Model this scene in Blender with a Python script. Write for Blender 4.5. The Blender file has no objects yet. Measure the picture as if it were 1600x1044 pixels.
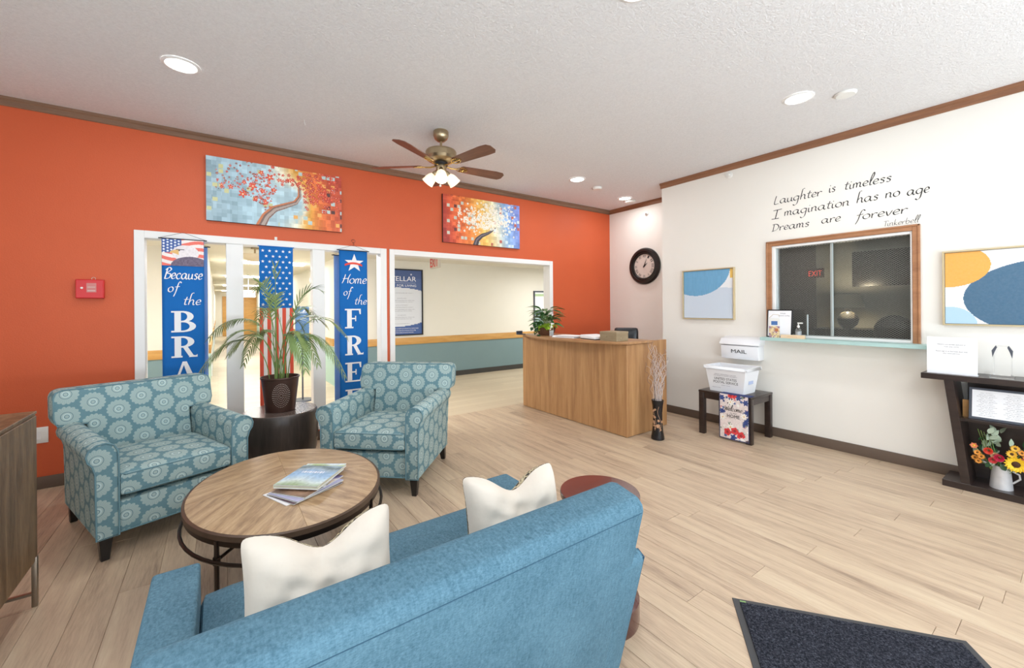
import bpy, bmesh, math, random
import numpy as np
from mathutils import Vector, Matrix
random.seed(7)
rng = np.random.default_rng(5)
S = bpy.context.scene
COL = S.collection
PI = math.pi

# ---------------------------------------------------------------- camera
YAW, ROLL, FPX = 0.6176, -0.0076, 647.77
F_ = Vector((math.sin(YAW), math.cos(YAW), 0)); R_ = Vector((math.cos(YAW), -math.sin(YAW), 0)); U_ = Vector((0, 0, 1))
c_, s_ = math.cos(ROLL), math.sin(ROLL)
R2 = c_ * R_ + s_ * U_; U2 = -s_ * R_ + c_ * U_
cd = bpy.data.cameras.new('camera'); cam = bpy.data.objects.new('camera', cd); COL.objects.link(cam)
M = Matrix.Identity(4)
for i in range(3):
    M[i][0] = R2[i]; M[i][1] = U2[i]; M[i][2] = -F_[i]
M[2][3] = 1.4
cam.matrix_world = M
cd.sensor_width = 36; cd.lens = 36 * FPX / 1600; cd.shift_y = -42.36 / 1600; cd.clip_start = 0.05
S.camera = cam

# ---------------------------------------------------------------- world, exposure, large lights
W = bpy.data.worlds.new('world'); S.world = W; W.use_nodes = True
W.node_tree.nodes['Background'].inputs[0].default_value = (0.80, 0.90, 1.0, 1)
W.node_tree.nodes['Background'].inputs[1].default_value = 1.0
S.view_settings.view_transform = 'Standard'; S.view_settings.look = 'None'
S.view_settings.gamma = 1; S.view_settings.use_curve_mapping = False
S.view_settings.exposure = 0.0

H = 3.026; V1 = 4.7976; U3 = 5.462; UW = 4.8424          # ceiling, orange wall, recess wall, cream wall
UL, VN = -1.75, -2.4                                     # left wall, near wall behind the camera

def area(name, loc, size, energy, color=(1, 1, 1), rot=(0, 0, 0), sy=None, parent=None, shape=None, spread=None):
    l = bpy.data.lights.new(name, 'AREA'); l.energy = energy; l.color = color
    l.shape = shape or ('RECTANGLE' if sy else 'SQUARE'); l.size = size
    if sy: l.size_y = sy
    if spread: l.spread = spread
    o = bpy.data.objects.new(name, l); COL.objects.link(o); o.location = loc; o.rotation_euler = rot
    if parent: o.parent = parent
    return o
# daylight through the glazed entrance wall behind the camera
area('daylight_entrance', (1.6, VN - 0.12, 1.45), 5.6, 48, (0.76, 0.88, 1.0), (PI / 2, 0, 0), 2.3)
# added fill lamp, tilted up from the glazing to brighten the ceiling
area('ceiling_fill', (1.6, VN - 0.12, 0.8), 5.6, 212, (0.82, 0.92, 1.0), (PI / 2 + 1.0, 0, 0), 1.0)
# daylight through the window in the left wall
area('daylight_left', (UL - 0.12, 0.2, 1.6), 2.4, 15, (0.80, 0.91, 1.0), (PI / 2, 0, -PI / 2), 1.7)
DOWN = 9.5      # watts of a recessed ceiling light
HALLW = 44

# ---------------------------------------------------------------- colour + materials
def lin(c):
    return tuple(((x / 255) / 12.92 if x / 255 <= 0.04045 else ((x / 255 + 0.055) / 1.055) ** 2.4) for x in c)
class NT:
    def __init__(s, name):
        s.m = bpy.data.materials.new(name); s.m.use_nodes = True; s.t = s.m.node_tree; s.n = s.t.nodes
        s.b = s.n['Principled BSDF']
    def node(s, typ, ins=None, **kw):
        x = s.n.new(typ)
        for k, v in kw.items(): setattr(x, k, v)
        if ins:
            for k, v in ins.items():
                if isinstance(v, bpy.types.NodeSocket): s.t.links.new(v, x.inputs[k])
                else: x.inputs[k].default_value = v
        return x
    def link(s, a, b): s.t.links.new(a, b)
    def math(s, op, a, b=0.0, c=None, clamp=False):
        i = {0: a, 1: b}
        if c is not None: i[2] = c
        return s.node('ShaderNodeMath', i, operation=op, use_clamp=clamp).outputs[0]
    def vm(s, op, a, b=(0, 0, 0), out=0):
        return s.node('ShaderNodeVectorMath', {0: a, 1: b}, operation=op).outputs[out]
    def mix(s, f, a, b):
        x = s.node('ShaderNodeMix', data_type='RGBA')
        for i, v in ((0, f), (6, a), (7, b)):
            if isinstance(v, bpy.types.NodeSocket): s.link(v, x.inputs[i])
            else: x.inputs[i].default_value = v if i == 0 else (*v[:3], 1)
        return x.outputs[2]
    def base(s, col, rough=0.5, metal=0.0, spec=0.5):
        if isinstance(col, bpy.types.NodeSocket): s.link(col, s.b.inputs['Base Color'])
        else: s.b.inputs['Base Color'].default_value = (*col[:3], 1)
        s.b.inputs['Roughness'].default_value = rough; s.b.inputs['Metallic'].default_value = metal
        s.b.inputs['Specular IOR Level'].default_value = spec
    def bump(s, h, strength=0.3, dist=0.01):
        x = s.node('ShaderNodeBump', {'Strength': strength, 'Distance': dist, 'Height': h}); s.link(x.outputs[0], s.b.inputs['Normal'])
    def obj(s): return s.node('ShaderNodeTexCoord').outputs['Object']
    def map(s, v, scale=(1, 1, 1), loc=(0, 0, 0), rot=(0, 0, 0)):
        return s.node('ShaderNodeMapping', {'Vector': v, 'Scale': scale, 'Location': loc, 'Rotation': rot}).outputs[0]
    def noise(s, v, scale=5, detail=3, rough=0.5, out='Fac', dist=0.0):
        return s.node('ShaderNodeTexNoise', {'Vector': v, 'Scale': scale, 'Detail': detail, 'Roughness': rough, 'Distortion': dist}).outputs[out]
    def ramp(s, f, stops):
        x = s.node('ShaderNodeValToRGB', {'Fac': f}); e = x.color_ramp.elements
        while len(e) < len(stops): e.new(0.5)
        for el, (p, c) in zip(e, stops): el.position = p; el.color = (*c[:3], 1)
        return x.outputs[0]

def mat(name, rgb, rough=0.5, metal=0.0, bump=0.0, bscale=60, var=0.06, vscale=4, spec=0.5, emit=None, estr=0):
    t = NT(name); c = lin(rgb); v = t.obj()
    n = t.noise(v, vscale, 3)
    t.base(t.mix(n, tuple(x * (1 - var) for x in c), tuple(min(1, x * (1 + var)) for x in c)), rough, metal, spec)
    if bump: t.bump(t.noise(v, bscale, 3), bump, 0.005)
    if emit: t.b.inputs['Emission Color'].default_value = (*lin(emit), 1); t.b.inputs['Emission Strength'].default_value = estr
    return t.m

def wood(name, stops, scale=1.0, stretch=(12, 1, 12), rough=0.45, bump=0.08, fine=0.5, coat=0.0, rot=(0, 0, 0), perobj=False):
    t = NT(name); v = t.obj()
    if perobj:
        oi = t.node('ShaderNodeObjectInfo')
        off = t.node('ShaderNodeCombineXYZ', {0: t.math('MULTIPLY', oi.outputs['Random'], 37.0), 1: t.math('MULTIPLY', oi.outputs['Random'], 91.0), 2: 0.0}).outputs[0]
        v = t.vm('ADD', v, off)
    v0 = t.map(v, (1, 1, 1), rot=rot)
    p = t.map(v0, stretch)
    n1 = t.noise(p, 1.0 * scale, 4, 0.55, dist=0.6)
    n2 = t.noise(t.map(v0, tuple(x * 4 for x in stretch)), 2.0 * scale, 3, 0.6)
    f = t.math('ADD', t.math('MULTIPLY', n1, 1 - fine * 0.5), t.math('MULTIPLY', n2, fine * 0.5))
    if perobj: f = t.math('ADD', f, t.math('MULTIPLY', t.math('SUBTRACT', oi.outputs['Random'], 0.5), 0.10))
    t.base(t.ramp(f, [(a, lin(c)) for a, c in stops]), rough)
    t.b.inputs['Coat Weight'].default_value = coat
    t.bump(n2, bump, 0.002)
    return t.m

m_orange = NT('orange_paint'); v = m_orange.obj()
m_orange.base(m_orange.mix(m_orange.noise(v, 2, 2), lin((204, 88, 46)), lin((212, 96, 52))), 0.55)
m_orange.bump(m_orange.noise(v, 120, 2), 0.25, 0.004); m_orange = m_orange.m
m_cream = mat('cream_paint', (240, 236, 228), 0.6, bump=0.06, bscale=140, var=0.015)
m_beige = mat('hall_beige_paint', (233, 228, 214), 0.6, var=0.02)
m_teal = mat('hall_teal_paint', (120, 145, 148), 0.6, var=0.03)
m_mint = mat('hall_mint_paint', (176, 205, 194), 0.6, var=0.03)
m_white = mat('white_trim_paint', (240, 239, 237), 0.4, var=0.01)
m_offwhite = mat('off_white_plastic', (236, 235, 230), 0.4, var=0.02)
t = NT('popcorn_ceiling'); v = t.obj(); n = t.noise(v, 62, 4, 0.75)
t.base(t.mix(n, lin((222, 220, 220)), lin((253, 252, 252))), 0.9, spec=0.1); t.bump(n, 0.8, 0.014); m_ceil = t.m
m_ceil2 = mat('hall_ceiling_paint', (232, 228, 215), 0.8, var=0.02)
m_crown = wood('crown_moulding_brown', [(0.3, (128, 86, 60)), (0.7, (156, 110, 80))], 1, (1, 1, 20), 0.5)
m_crown2 = wood('crown_moulding_taupe', [(0.3, (112, 82, 62)), (0.7, (146, 112, 88))], 1, (1, 1, 20), 0.5)
m_base = mat('taupe_vinyl_base', (104, 88, 76), 0.5, var=0.04)
m_basedark = mat('dark_vinyl_base', (62, 60, 56), 0.5, var=0.04)
FL = [(0.28, (150, 128, 108)), (0.40, (182, 158, 134)), (0.50, (198, 174, 148)), (0.62, (208, 186, 158)), (0.76, (218, 200, 174))]
m_plank = wood('oak_vinyl_plank', FL, 1.0, (16, 1.2, 16), 0.42, 0.04, 0.75, perobj=True)
# hall floor: planks running the other way, told apart only by material at that distance
t = NT('hall_vinyl_plank'); v = t.obj()
br = t.node('ShaderNodeTexBrick', {'Vector': v, 'Color1': (*lin((214, 198, 172)), 1), 'Color2': (*lin((198, 180, 154)), 1), 'Mortar': (*lin((184, 160, 130)), 1), 'Scale': 1.0, 'Mortar Size': 0.003, 'Brick Width': 1.2, 'Row Height': 0.147})
g = t.noise(t.map(v, (1.5, 24, 1)), 1.3, 4)
t.base(t.mix(t.math('MULTIPLY', g, 0.6), br.outputs['Color'], lin((208, 190, 162))), 0.35); m_hallfloor = t.m
m_under = mat('floor_underlay', (150, 125, 100), 0.7)
m_wincase = wood('window_casing_oak', [(0.3, (150, 100, 66)), (0.7, (184, 132, 92))], 1, (3, 3, 12), 0.45)
m_rail = wood('honey_oak_rail', [(0.3, (190, 138, 68)), (0.7, (214, 166, 96))], 1, (2, 10, 14), 0.4)
m_desk = wood('walnut_laminate', [(0.25, (140, 98, 62)), (0.45, (168, 123, 80)), (0.6, (184, 140, 94)), (0.8, (200, 158, 112))], 1.6, (11, 11, 0.7), 0.42, 0.03)
m_desktop = wood('walnut_laminate_top', [(0.3, (150, 106, 68)), (0.7, (188, 144, 100))], 1.6, (11, 0.7, 11), 0.35, 0.03)
m_espresso = wood('espresso_wood', [(0.3, (36, 27, 24)), (0.7, (62, 48, 43))], 1, (14, 1, 14), 0.3, 0.05)
m_black = mat('black_wood', (28, 25, 24), 0.35)
m_drum = wood('dark_stained_drum', [(0.25, (40, 33, 30)), (0.6, (72, 62, 57)), (0.85, (92, 80, 74))], 1.4, (9, 9, 0.9), 0.28, 0.1)
m_drumtop = wood('dark_drum_top', [(0.3, (84, 70, 64)), (0.7, (118, 102, 95))], 1.2, (9, 1, 9), 0.25, 0.05)
m_mahog = wood('mahogany', [(0.3, (66, 34, 30)), (0.7, (94, 52, 46))], 1, (3, 9, 3), 0.2, 0.03, coat=0.4)
CT = [(0.25, (112, 86, 62)), (0.42, (158, 128, 94)), (0.58, (188, 158, 120)), (0.75, (210, 186, 152))]
m_ct = [wood('weathered_oak_%d' % i, CT, 1.3, (3, 26, 3), 0.4, 0.15, 0.6, rot=(0, 0, a)) for i, a in enumerate((0.55, -0.5, 0.55 + PI / 2, -0.5 + PI / 2))]
m_ctedge = wood('dark_oak_edge', [(0.3, (66, 50, 40)), (0.7, (96, 76, 60))], 1, (4, 4, 10), 0.4, 0.1)
m_iron = mat('bronze_iron', (58, 48, 42), 0.4, 0.8, var=0.2)
m_cab = wood('sideboard_grey_oak', [(0.25, (60, 44, 30)), (0.42, (96, 72, 48)), (0.58, (124, 98, 70)), (0.78, (150, 126, 98))], 1.5, (14, 12, 1.6), 0.45, 0.2, 0.7)
m_steel = mat('brushed_steel_leg', (150, 138, 124), 0.35, 0.9)
m_brass = mat('antique_brass', (176, 158, 128), 0.3, 0.95, var=0.15)
m_brasslt = mat('polished_brass', (214, 178, 112), 0.25, 0.95, var=0.1)
m_blade = wood('fan_blade_walnut', [(0.3, (92, 56, 44)), (0.7, (124, 80, 62))], 1.5, (2, 20, 2), 0.35, 0.05)
m_frost = NT('frosted_lamp_glass'); m_frost.base(lin((255, 246, 226)), 0.4); m_frost.b.inputs['Emission Color'].default_value = (*lin((255, 236, 200)), 1); m_frost.b.inputs['Emission Strength'].default_value = 0.75; m_frost = m_frost.m
m_lens = NT('lit_lamp_lens'); m_lens.base((1, 1, 1)); m_lens.b.inputs['Emission Color'].default_value = (1, 0.97, 0.93, 1); m_lens.b.inputs['Emission Strength'].default_value = 9; m_lens = m_lens.m
m_darktxt = mat('black_vinyl_lettering', (26, 26, 28), 0.6)
m_whtxt = mat('white_print', (244, 244, 246), 0.7)
m_bluefab = NT('banner_blue_cloth'); v = m_bluefab.obj()
m_bluefab.base(m_bluefab.mix(m_bluefab.noise(v, 300, 2), lin((22, 98, 176)), lin((36, 118, 196))), 0.8, spec=0.2); m_bluefab = m_bluefab.m
m_blueback = mat('banner_blue_reverse', (122, 158, 216), 0.8)
m_redstripe = mat('flag_red_cloth', (236, 92, 66), 0.8)
m_wstripe = mat('flag_white_cloth', (246, 240, 236), 0.8)
m_gold = mat('pale_gold_frame', (206, 188, 150), 0.35, 0.4)
m_blackframe = mat('black_frame', (30, 30, 34), 0.35)
m_slate = mat('slate_grey_frame', (74, 78, 88), 0.4)
m_red = mat('red_enamel', (214, 44, 48), 0.3)
m_paper = mat('white_paper', (244, 244, 246), 0.7, var=0.01)
m_pages = mat('page_edges', (214, 216, 196), 0.8)
m_greytxt = mat('grey_print', (112, 112, 120), 0.8)
m_soil = mat('potting_soil', (52, 38, 28), 0.95, bump=0.8, bscale=50)
m_stem = mat('palm_stem_green', (120, 146, 74), 0.5)
t = NT('palm_leaf'); v = t.obj(); oi = t.node('ShaderNodeObjectInfo').outputs['Random']
t.base(t.mix(t.noise(v, 14, 3), t.mix(oi, lin((58, 92, 48)), lin((90, 118, 62))), t.mix(oi, lin((138, 164, 100)), lin((170, 186, 118)))), 0.4)
t.b.inputs['Transmission Weight'].default_value = 0; m_palm = t.m
m_leafd = mat('peace_lily_leaf', (74, 120, 66), 0.35, var=0.35, vscale=30)
m_leafl = mat('lime_pothos_leaf', (168, 204, 62), 0.4, var=0.2, vscale=40)
m_leafg = mat('dark_ivy_leaf', (52, 92, 58), 0.4, var=0.3, vscale=40)
m_hammer = mat('bronze_pot', (86, 62, 54), 0.35, 0.6, var=0.2, vscale=12)
m_silver = mat('embossed_silver', (206, 188, 178), 0.4, 0.3)
m_wicker = mat('brown_wicker', (104, 66, 42), 0.7, bump=1.0, bscale=60, var=0.4, vscale=50)
m_glass = NT('clear_glass'); m_glass.base((1, 1, 1), 0.02); m_glass.b.inputs['Transmission Weight'].default_value = 1; m_glass.b.inputs['IOR'].default_value = 1.45; m_glass = m_glass.m
m_pane = NT('thin_window_glass'); m_pane.base((0.93, 0.97, 0.95), 0.0); m_pane.b.inputs['Transmission Weight'].default_value = 1; m_pane.b.inputs['IOR'].default_value = 1.45; m_pane = m_pane.m
m_shelf = mat('pale_aqua_laminate', (176, 208, 204), 0.4)
m_mesh = mat('grey_steel_mesh', (138, 138, 132), 0.5, 0.3)
m_alum = mat('aluminium_channel', (178, 186, 184), 0.35, 0.5)
m_grey = mat('office_grey_wall', (128, 126, 118), 0.7)
m_chair_black = mat('black_leather', (26, 28, 32), 0.35)
m_cardb = wood('taupe_box_wood', [(0.3, (138, 120, 92)), (0.7, (166, 148, 118))], 1, (3, 3, 20), 0.6)
m_tub = mat('white_corrugated_plastic', (238, 239, 242), 0.45, var=0.02)
m_vase = mat('glossy_black_ceramic', (18, 18, 22), 0.12)
m_peach = mat('peach_enamel_blossom', (206, 160, 124), 0.5)
m_twig = mat('silvered_willow', (206, 192, 186), 0.5, var=0.15, vscale=30)
m_twigd = mat('dark_willow', (112, 98, 106), 0.5, var=0.2, vscale=30)
m_tin = mat('white_washed_tin', (206, 204, 204), 0.4, 0.2, bump=0.4, bscale=40, var=0.12, vscale=30)
m_exit = NT('exit_red'); m_exit.base(lin((230, 70, 50))); m_exit.b.inputs['Emission Color'].default_value = (*lin((255, 70, 50)), 1); m_exit.b.inputs['Emission Strength'].default_value = 0.7; m_exit = m_exit.m
m_cream_cloth = NT('cream_pillow_cloth'); v = m_cream_cloth.obj()
m_cream_cloth.base(m_cream_cloth.mix(m_cream_cloth.noise(v, 9, 3), lin((218, 207, 193)), lin((230, 221, 209))), 0.85, spec=0.2)
m_cream_cloth.bump(m_cream_cloth.noise(v, 7, 4), 0.35, 0.02); m_cream_cloth = m_cream_cloth.m
t = NT('animal_print_cloth'); v = t.obj()
vo = t.node('ShaderNodeTexVoronoi', {'Vector': v, 'Scale': 42.0}, feature='DISTANCE_TO_EDGE').outputs['Distance']
t.base(t.ramp(vo, [(0.0, lin((216, 206, 176))), (0.10, lin((190, 176, 140))), (0.16, lin((44, 38, 34))), (1.0, lin((60, 50, 42)))]), 0.8); m_leopard = t.m
def fabric_blue(name, a, b):
    t = NT(name); v = t.obj()
    n1 = t.noise(t.map(v, (1, 1, 3)), 120, 3, 0.7); n2 = t.noise(t.map(v, (3, 1, 1)), 45, 3, 0.7); n3 = t.noise(v, 5, 3)
    f = t.math('ADD', t.math('MULTIPLY', n1, 0.5), t.math('ADD', t.math('MULTIPLY', n2, 0.35), t.math('MULTIPLY', n3, 0.25)))
    t.base(t.ramp(f, [(0.38, lin(a)), (0.68, lin(b))]), 0.8, spec=0.25)
    t.b.inputs['Sheen Weight'].default_value = 0.0; t.b.inputs['Sheen Roughness'].default_value = 0.4
    t.bump(n1, 0.25, 0.003); return t.m
m_sofa = fabric_blue('heathered_blue_chenille', (56, 90, 108), (98, 134, 152))
m_sofaseam = mat('blue_seam_thread', (40, 78, 100), 0.8)
# teal medallion upholstery: staggered sunflower discs on a teal ground, laid out on the UV (metres)
t = NT('medallion_upholstery'); uv = t.node('ShaderNodeTexCoord').outputs['UV']
A = 0.250; Bb = 0.140
def cell(off):
    p = t.vm('DIVIDE', t.vm('ADD', uv, off), (A, Bb, 1))
    fr = t.vm('SUBTRACT', t.vm('FRACTION', p), (0.5, 0.5, 0))
    return t.vm('MULTIPLY', fr, (A, Bb, 0))
d1 = cell((10, 10, 0)); d2 = cell((10 + A / 2, 10 + Bb / 2, 0))
l1 = t.vm('LENGTH', d1, out=1); l2 = t.vm('LENGTH', d2, out=1)
sel = t.math('LESS_THAN', l2, l1)
mv = t.node('ShaderNodeMix', {0: sel, 4: d1, 5: d2}, data_type='VECTOR').outputs[1]
sp = t.node('ShaderNodeSeparateXYZ', {0: mv})
r = t.math('MINIMUM', l1, l2); th = t.math('ARCTAN2', sp.outputs[1], sp.outputs[0])
pet = t.math('ABSOLUTE', t.math('SINE', t.math('MULTIPLY', th, 8.0)))
edge = t.math('ADD', 0.0560, t.math('MULTIPLY', pet, 0.0085))
inside = t.math('LESS_THAN', r, edge)
ray = t.math('MULTIPLY', t.math('GREATER_THAN', t.math('SINE', t.math('MULTIPLY', th, 32.0)), 0.2), t.math('MULTIPLY', t.math('GREATER_THAN', r, 0.033), 0.35))
def band(a, b): return t.math('MULTIPLY', t.math('GREATER_THAN', r, a), t.math('LESS_THAN', r, b))
dark = t.math('ADD', band(0.0270, 0.0300), band(0.0095, 0.0125), clamp=True)
ground = t.mix(t.noise(uv, 220, 2), lin((94, 130, 140)), lin((116, 150, 158)))
disc = t.mix(ray, lin((164, 184, 182)), lin((142, 168, 170)))
disc = t.mix(dark, disc, lin((96, 128, 138))); disc = t.mix(band(0.0125, 0.0200), disc, lin((186, 206, 204)))
t.base(t.mix(inside, ground, disc), 0.75, spec=0.25)
t.bump(t.math('ADD', t.noise(uv, 500, 2), inside), 0.15, 0.002)
m_med = t.m
m_piping = mat('teal_piping', (104, 140, 150), 0.7)
t = NT('entrance_mat_pile'); v = t.obj(); n = t.noise(v, 140, 3, 0.8)
t.base(t.ramp(n, [(0.38, lin((26, 28, 34))), (0.55, lin((62, 64, 74))), (0.75, lin((112, 114, 124)))]), 0.95, spec=0.1); t.bump(n, 1.0, 0.01); m_pile = t.m
m_rubber = mat('grey_rubber_border', (66, 66, 68), 0.6)
_cc = {}
def paintmat(name, rough=0.55):
    t = NT(name); a = t.node('ShaderNodeVertexColor', layer_name='Col'); v = t.obj()
    t.base(t.mix(t.math('MULTIPLY', t.noise(v, 60, 2), 0.06), a.outputs[0], (0.9, 0.9, 0.9)), rough); return t.m
m_print = paintmat('printed_surface'); m_canvas = paintmat('painted_canvas', 0.5)

# ---------------------------------------------------------------- mesh builder
class MB:
    def __init__(s): s.v = []; s.f = []; s.mi = []; s.cur = 0
    def add(s, vs, fs):
        o = len(s.v); s.v += [tuple(x) for x in vs]; s.f += [tuple(i + o for i in f) for f in fs]; s.mi += [s.cur] * len(fs); return s
    def box(s, x0, x1, y0, y1, z0, z1, M=None):
        vs = [Vector((x, y, z)) for z in (z0, z1) for y in (y0, y1) for x in (x0, x1)]
        if M: vs = [M @ q for q in vs]
        return s.add(vs, [(0, 2, 3, 1), (4, 5, 7, 6), (0, 1, 5, 4), (2, 6, 7, 3), (0, 4, 6, 2), (1, 3, 7, 5)])
    def prism(s, pts, axis, a, b):
        n = len(pts)
        def P(p, t): return {0: (t, p[0], p[1]), 1: (p[0], t, p[1]), 2: (p[0], p[1], t)}[axis]
        vs = [P(p, a) for p in pts] + [P(p, b) for p in pts]
        fs = [tuple(range(n))[::-1], tuple(range(n, 2 * n))] + [(i, (i + 1) % n, n + (i + 1) % n, n + i) for i in range(n)]
        return s.add(vs, fs)
    def hull8(s, bot, top):     # bot/top: four (x,y,z) corners each, same order
        return s.add(list(bot) + list(top), [(3, 2, 1, 0), (4, 5, 6, 7)] + [(i, (i + 1) % 4, 4 + (i + 1) % 4, 4 + i) for i in range(4)])
    def lathe(s, prof, n=24, c=(0, 0, 0), caps=True, sx=1, sy=1, M=None):
        vs = []
        for r, z in prof:
            for k in range(n):
                a = 2 * PI * k / n; q = Vector((c[0] + r * math.cos(a) * sx, c[1] + r * math.sin(a) * sy, c[2] + z)); vs.append(M @ q if M else q)
        fs = []
        for j in range(len(prof) - 1):
            for k in range(n):
                k2 = (k + 1) % n; fs.append((j * n + k, j * n + k2, (j + 1) * n + k2, (j + 1) * n + k))
        if caps:
            fs.append(tuple(range(n))[::-1]); fs.append(tuple(range((len(prof) - 1) * n, len(prof) * n)))
        return s.add(vs, fs)
    def tube(s, path, r, n=6, closed=False, flat=None):
        P = [Vector(p) for p in path]; m = len(P); rr = r if isinstance(r, (list, tuple)) else [r] * m
        vs = []; prev = None
        for i in range(m):
            if closed: d = P[(i + 1) % m] - P[i - 1]
            else: d = P[min(i + 1, m - 1)] - P[max(i - 1, 0)]
            if d.length < 1e-9: d = Vector((0, 0, 1))
            d.normalize()
            ref = prev if prev is not None else (Vector((0, 0, 1)) if abs(d.z) < 0.9 else Vector((1, 0, 0)))
            a = (ref - d * ref.dot(d))
            if a.length < 1e-6: a = Vector((1, 0, 0)) - d * d.x
            a.normalize(); b = d.cross(a); prev = a
            for k in range(n):
                t = 2 * PI * k / n; vs.append(P[i] + (a * math.cos(t) + b * math.sin(t)) * rr[i])
        fs = []
        for i in range(m if closed else m - 1):
            j = (i + 1) % m
            for k in range(n): fs.append((i * n + k, i * n + (k + 1) % n, j * n + (k + 1) % n, j * n + k))
        if not closed: fs += [tuple(range(n))[::-1], tuple(range((m - 1) * n, m * n))]
        return s.add(vs, fs)
    def cushion(s, c, half, r=0.03, crown=(0, 0, 0), n=8, fn=None):
        hx = half
        o = len(s.v); idx = {}
        def pt(i, j, k):
            key = (i, j, k)
            if key in idx: return idx[key]
            p = [2 * i / n - 1, 2 * j / n - 1, 2 * k / n - 1]
            q = [math.copysign(abs(a) ** 0.8, a) * h for a, h in zip(p, hx)]
            inn = [max(-(h - r), min(h - r, a)) for a, h in zip(q, hx)]
            d = Vector([a - b for a, b in zip(q, inn)])
            w = Vector(inn) + (d.normalized() * r if d.length > 1e-9 else d)
            for ax in range(3):
                if abs(p[ax]) == 1:
                    a, b = [p[t] for t in range(3) if t != ax]
                    w[ax] += math.copysign(crown[ax] * (1 - a * a) * (1 - b * b), p[ax])
            w += Vector(c)
            if fn: w = Vector(fn(w))
            s.v.append(tuple(w)); idx[key] = len(s.v) - 1; return idx[key]
        for a in range(n):
            for b in range(n):
                for (f, flip) in ((lambda x, y: (0, x, y), 1), (lambda x, y: (n, x, y), 0), (lambda x, y: (x, 0, y), 0), (lambda x, y: (x, n, y), 1), (lambda x, y: (x, y, 0), 1), (lambda x, y: (x, y, n), 0)):
                    q = [pt(*f(a, b)), pt(*f(a + 1, b)), pt(*f(a + 1, b + 1)), pt(*f(a, b + 1))]
                    s.f.append(tuple(q[::-1] if flip else q)); s.mi.append(s.cur)
        return s
    def grid(s, fn, nu, nv, closeu=False):
        vs = [fn(i / nu, j / nv) for j in range(nv + 1) for i in range(nu + (0 if closeu else 1))]
        w = nu if closeu else nu + 1
        return s.add(vs, [(j * w + i, j * w + (i + 1) % w, (j + 1) * w + (i + 1) % w, (j + 1) * w + i) for j in range(nv) for i in range(nu)])
    def ell(s, c, r, n=10, M=None):
        pr = [(math.sin(PI * j / n) + 1e-4, -math.cos(PI * j / n)) for j in range(n + 1)]
        vs = []
        for a, z in pr:
            for k in range(2 * n):
                t = PI * k / n; q = Vector((a * math.cos(t) * r[0], a * math.sin(t) * r[1], z * r[2]))
                if M: q = M @ q
                vs.append(q + Vector(c))
        w = 2 * n
        return s.add(vs, [(j * w + k, j * w + (k + 1) % w, (j + 1) * w + (k + 1) % w, (j + 1) * w + k) for j in range(n) for k in range(w)])
    def mesh(s, name, mats, bevel=0, seg=2, smooth=35, uv=False, fn=None, tris=False):
        me = bpy.data.meshes.new(name); me.from_pydata(s.v, [], s.f)
        for i, q in enumerate(s.mi): me.polygons[i].material_index = q
        me.validate()
        bm = bmesh.new(); bm.from_mesh(me)
        bmesh.ops.remove_doubles(bm, verts=bm.verts, dist=1e-5)
        bmesh.ops.recalc_face_normals(bm, faces=bm.faces)
        if bevel:
            es = [e for e in bm.edges if len(e.link_faces) == 2 and e.calc_face_angle(0) > 0.35]
            bmesh.ops.bevel(bm, geom=es, offset=bevel, segments=seg, profile=0.5, affect='EDGES', clamp_overlap=True)
        if uv:
            L = bm.loops.layers.uv.new('UVMap')
            for f in bm.faces:
                n = f.normal; a = [abs(n.x), abs(n.y), abs(n.z)]
                for l in f.loops:
                    x, y, z = l.vert.co
                    if a[2] >= max(a[0], a[1]): l[L].uv = (x, y)
                    elif a[1] >= a[0]: l[L].uv = (x, z)
                    else: l[L].uv = (y + 0.06, z)
        if fn:
            for q in bm.verts: q.co = Vector(fn(q.co))
        bm.to_mesh(me); bm.free()
        for q in (mats if isinstance(mats, (list, tuple)) else [mats]): me.materials.append(q)
        if smooth:
            me.shade_smooth(); me.set_sharp_from_angle(angle=math.radians(smooth))
        return me
    def build(s, name, mats, parent=None, kind=None, label=None, **kw):
        return link(name, s.mesh(name, mats, **kw), parent, kind, label)
def link(name, me, parent=None, kind=None, label=None, loc=None, rot=None):
    o = bpy.data.objects.new(name, me); COL.objects.link(o)
    if parent: o.parent = parent
    if kind: o['kind'] = kind
    if label: o['label'] = label
    if loc: o.location = loc
    if rot: o.rotation_euler = rot
    return o
def thing(name, label, cat, loc=(0, 0, 0), rz=0, group=None, rot=None):
    o = bpy.data.objects.new(name, None); COL.objects.link(o); o.empty_display_size = 0.1
    o.location = loc; o.rotation_euler = rot or (0, 0, rz); o['label'] = label; o['category'] = cat
    if group: o['group'] = group
    return o
def tag(o, label, cat, group=None, loc=None, rz=None):
    o['label'] = label; o['category'] = cat
    if group: o['group'] = group
    if loc: o.location = loc
    if rz is not None: o.rotation_euler = (0, 0, rz)
    return o
def struct(name, mb, m, **kw): return mb.build(name, m, None, 'structure', **kw)
def sgroup(name):
    o = bpy.data.objects.new(name, None); COL.objects.link(o); o['kind'] = 'structure'; return o
def B(*a): return MB().box(*a)

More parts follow.
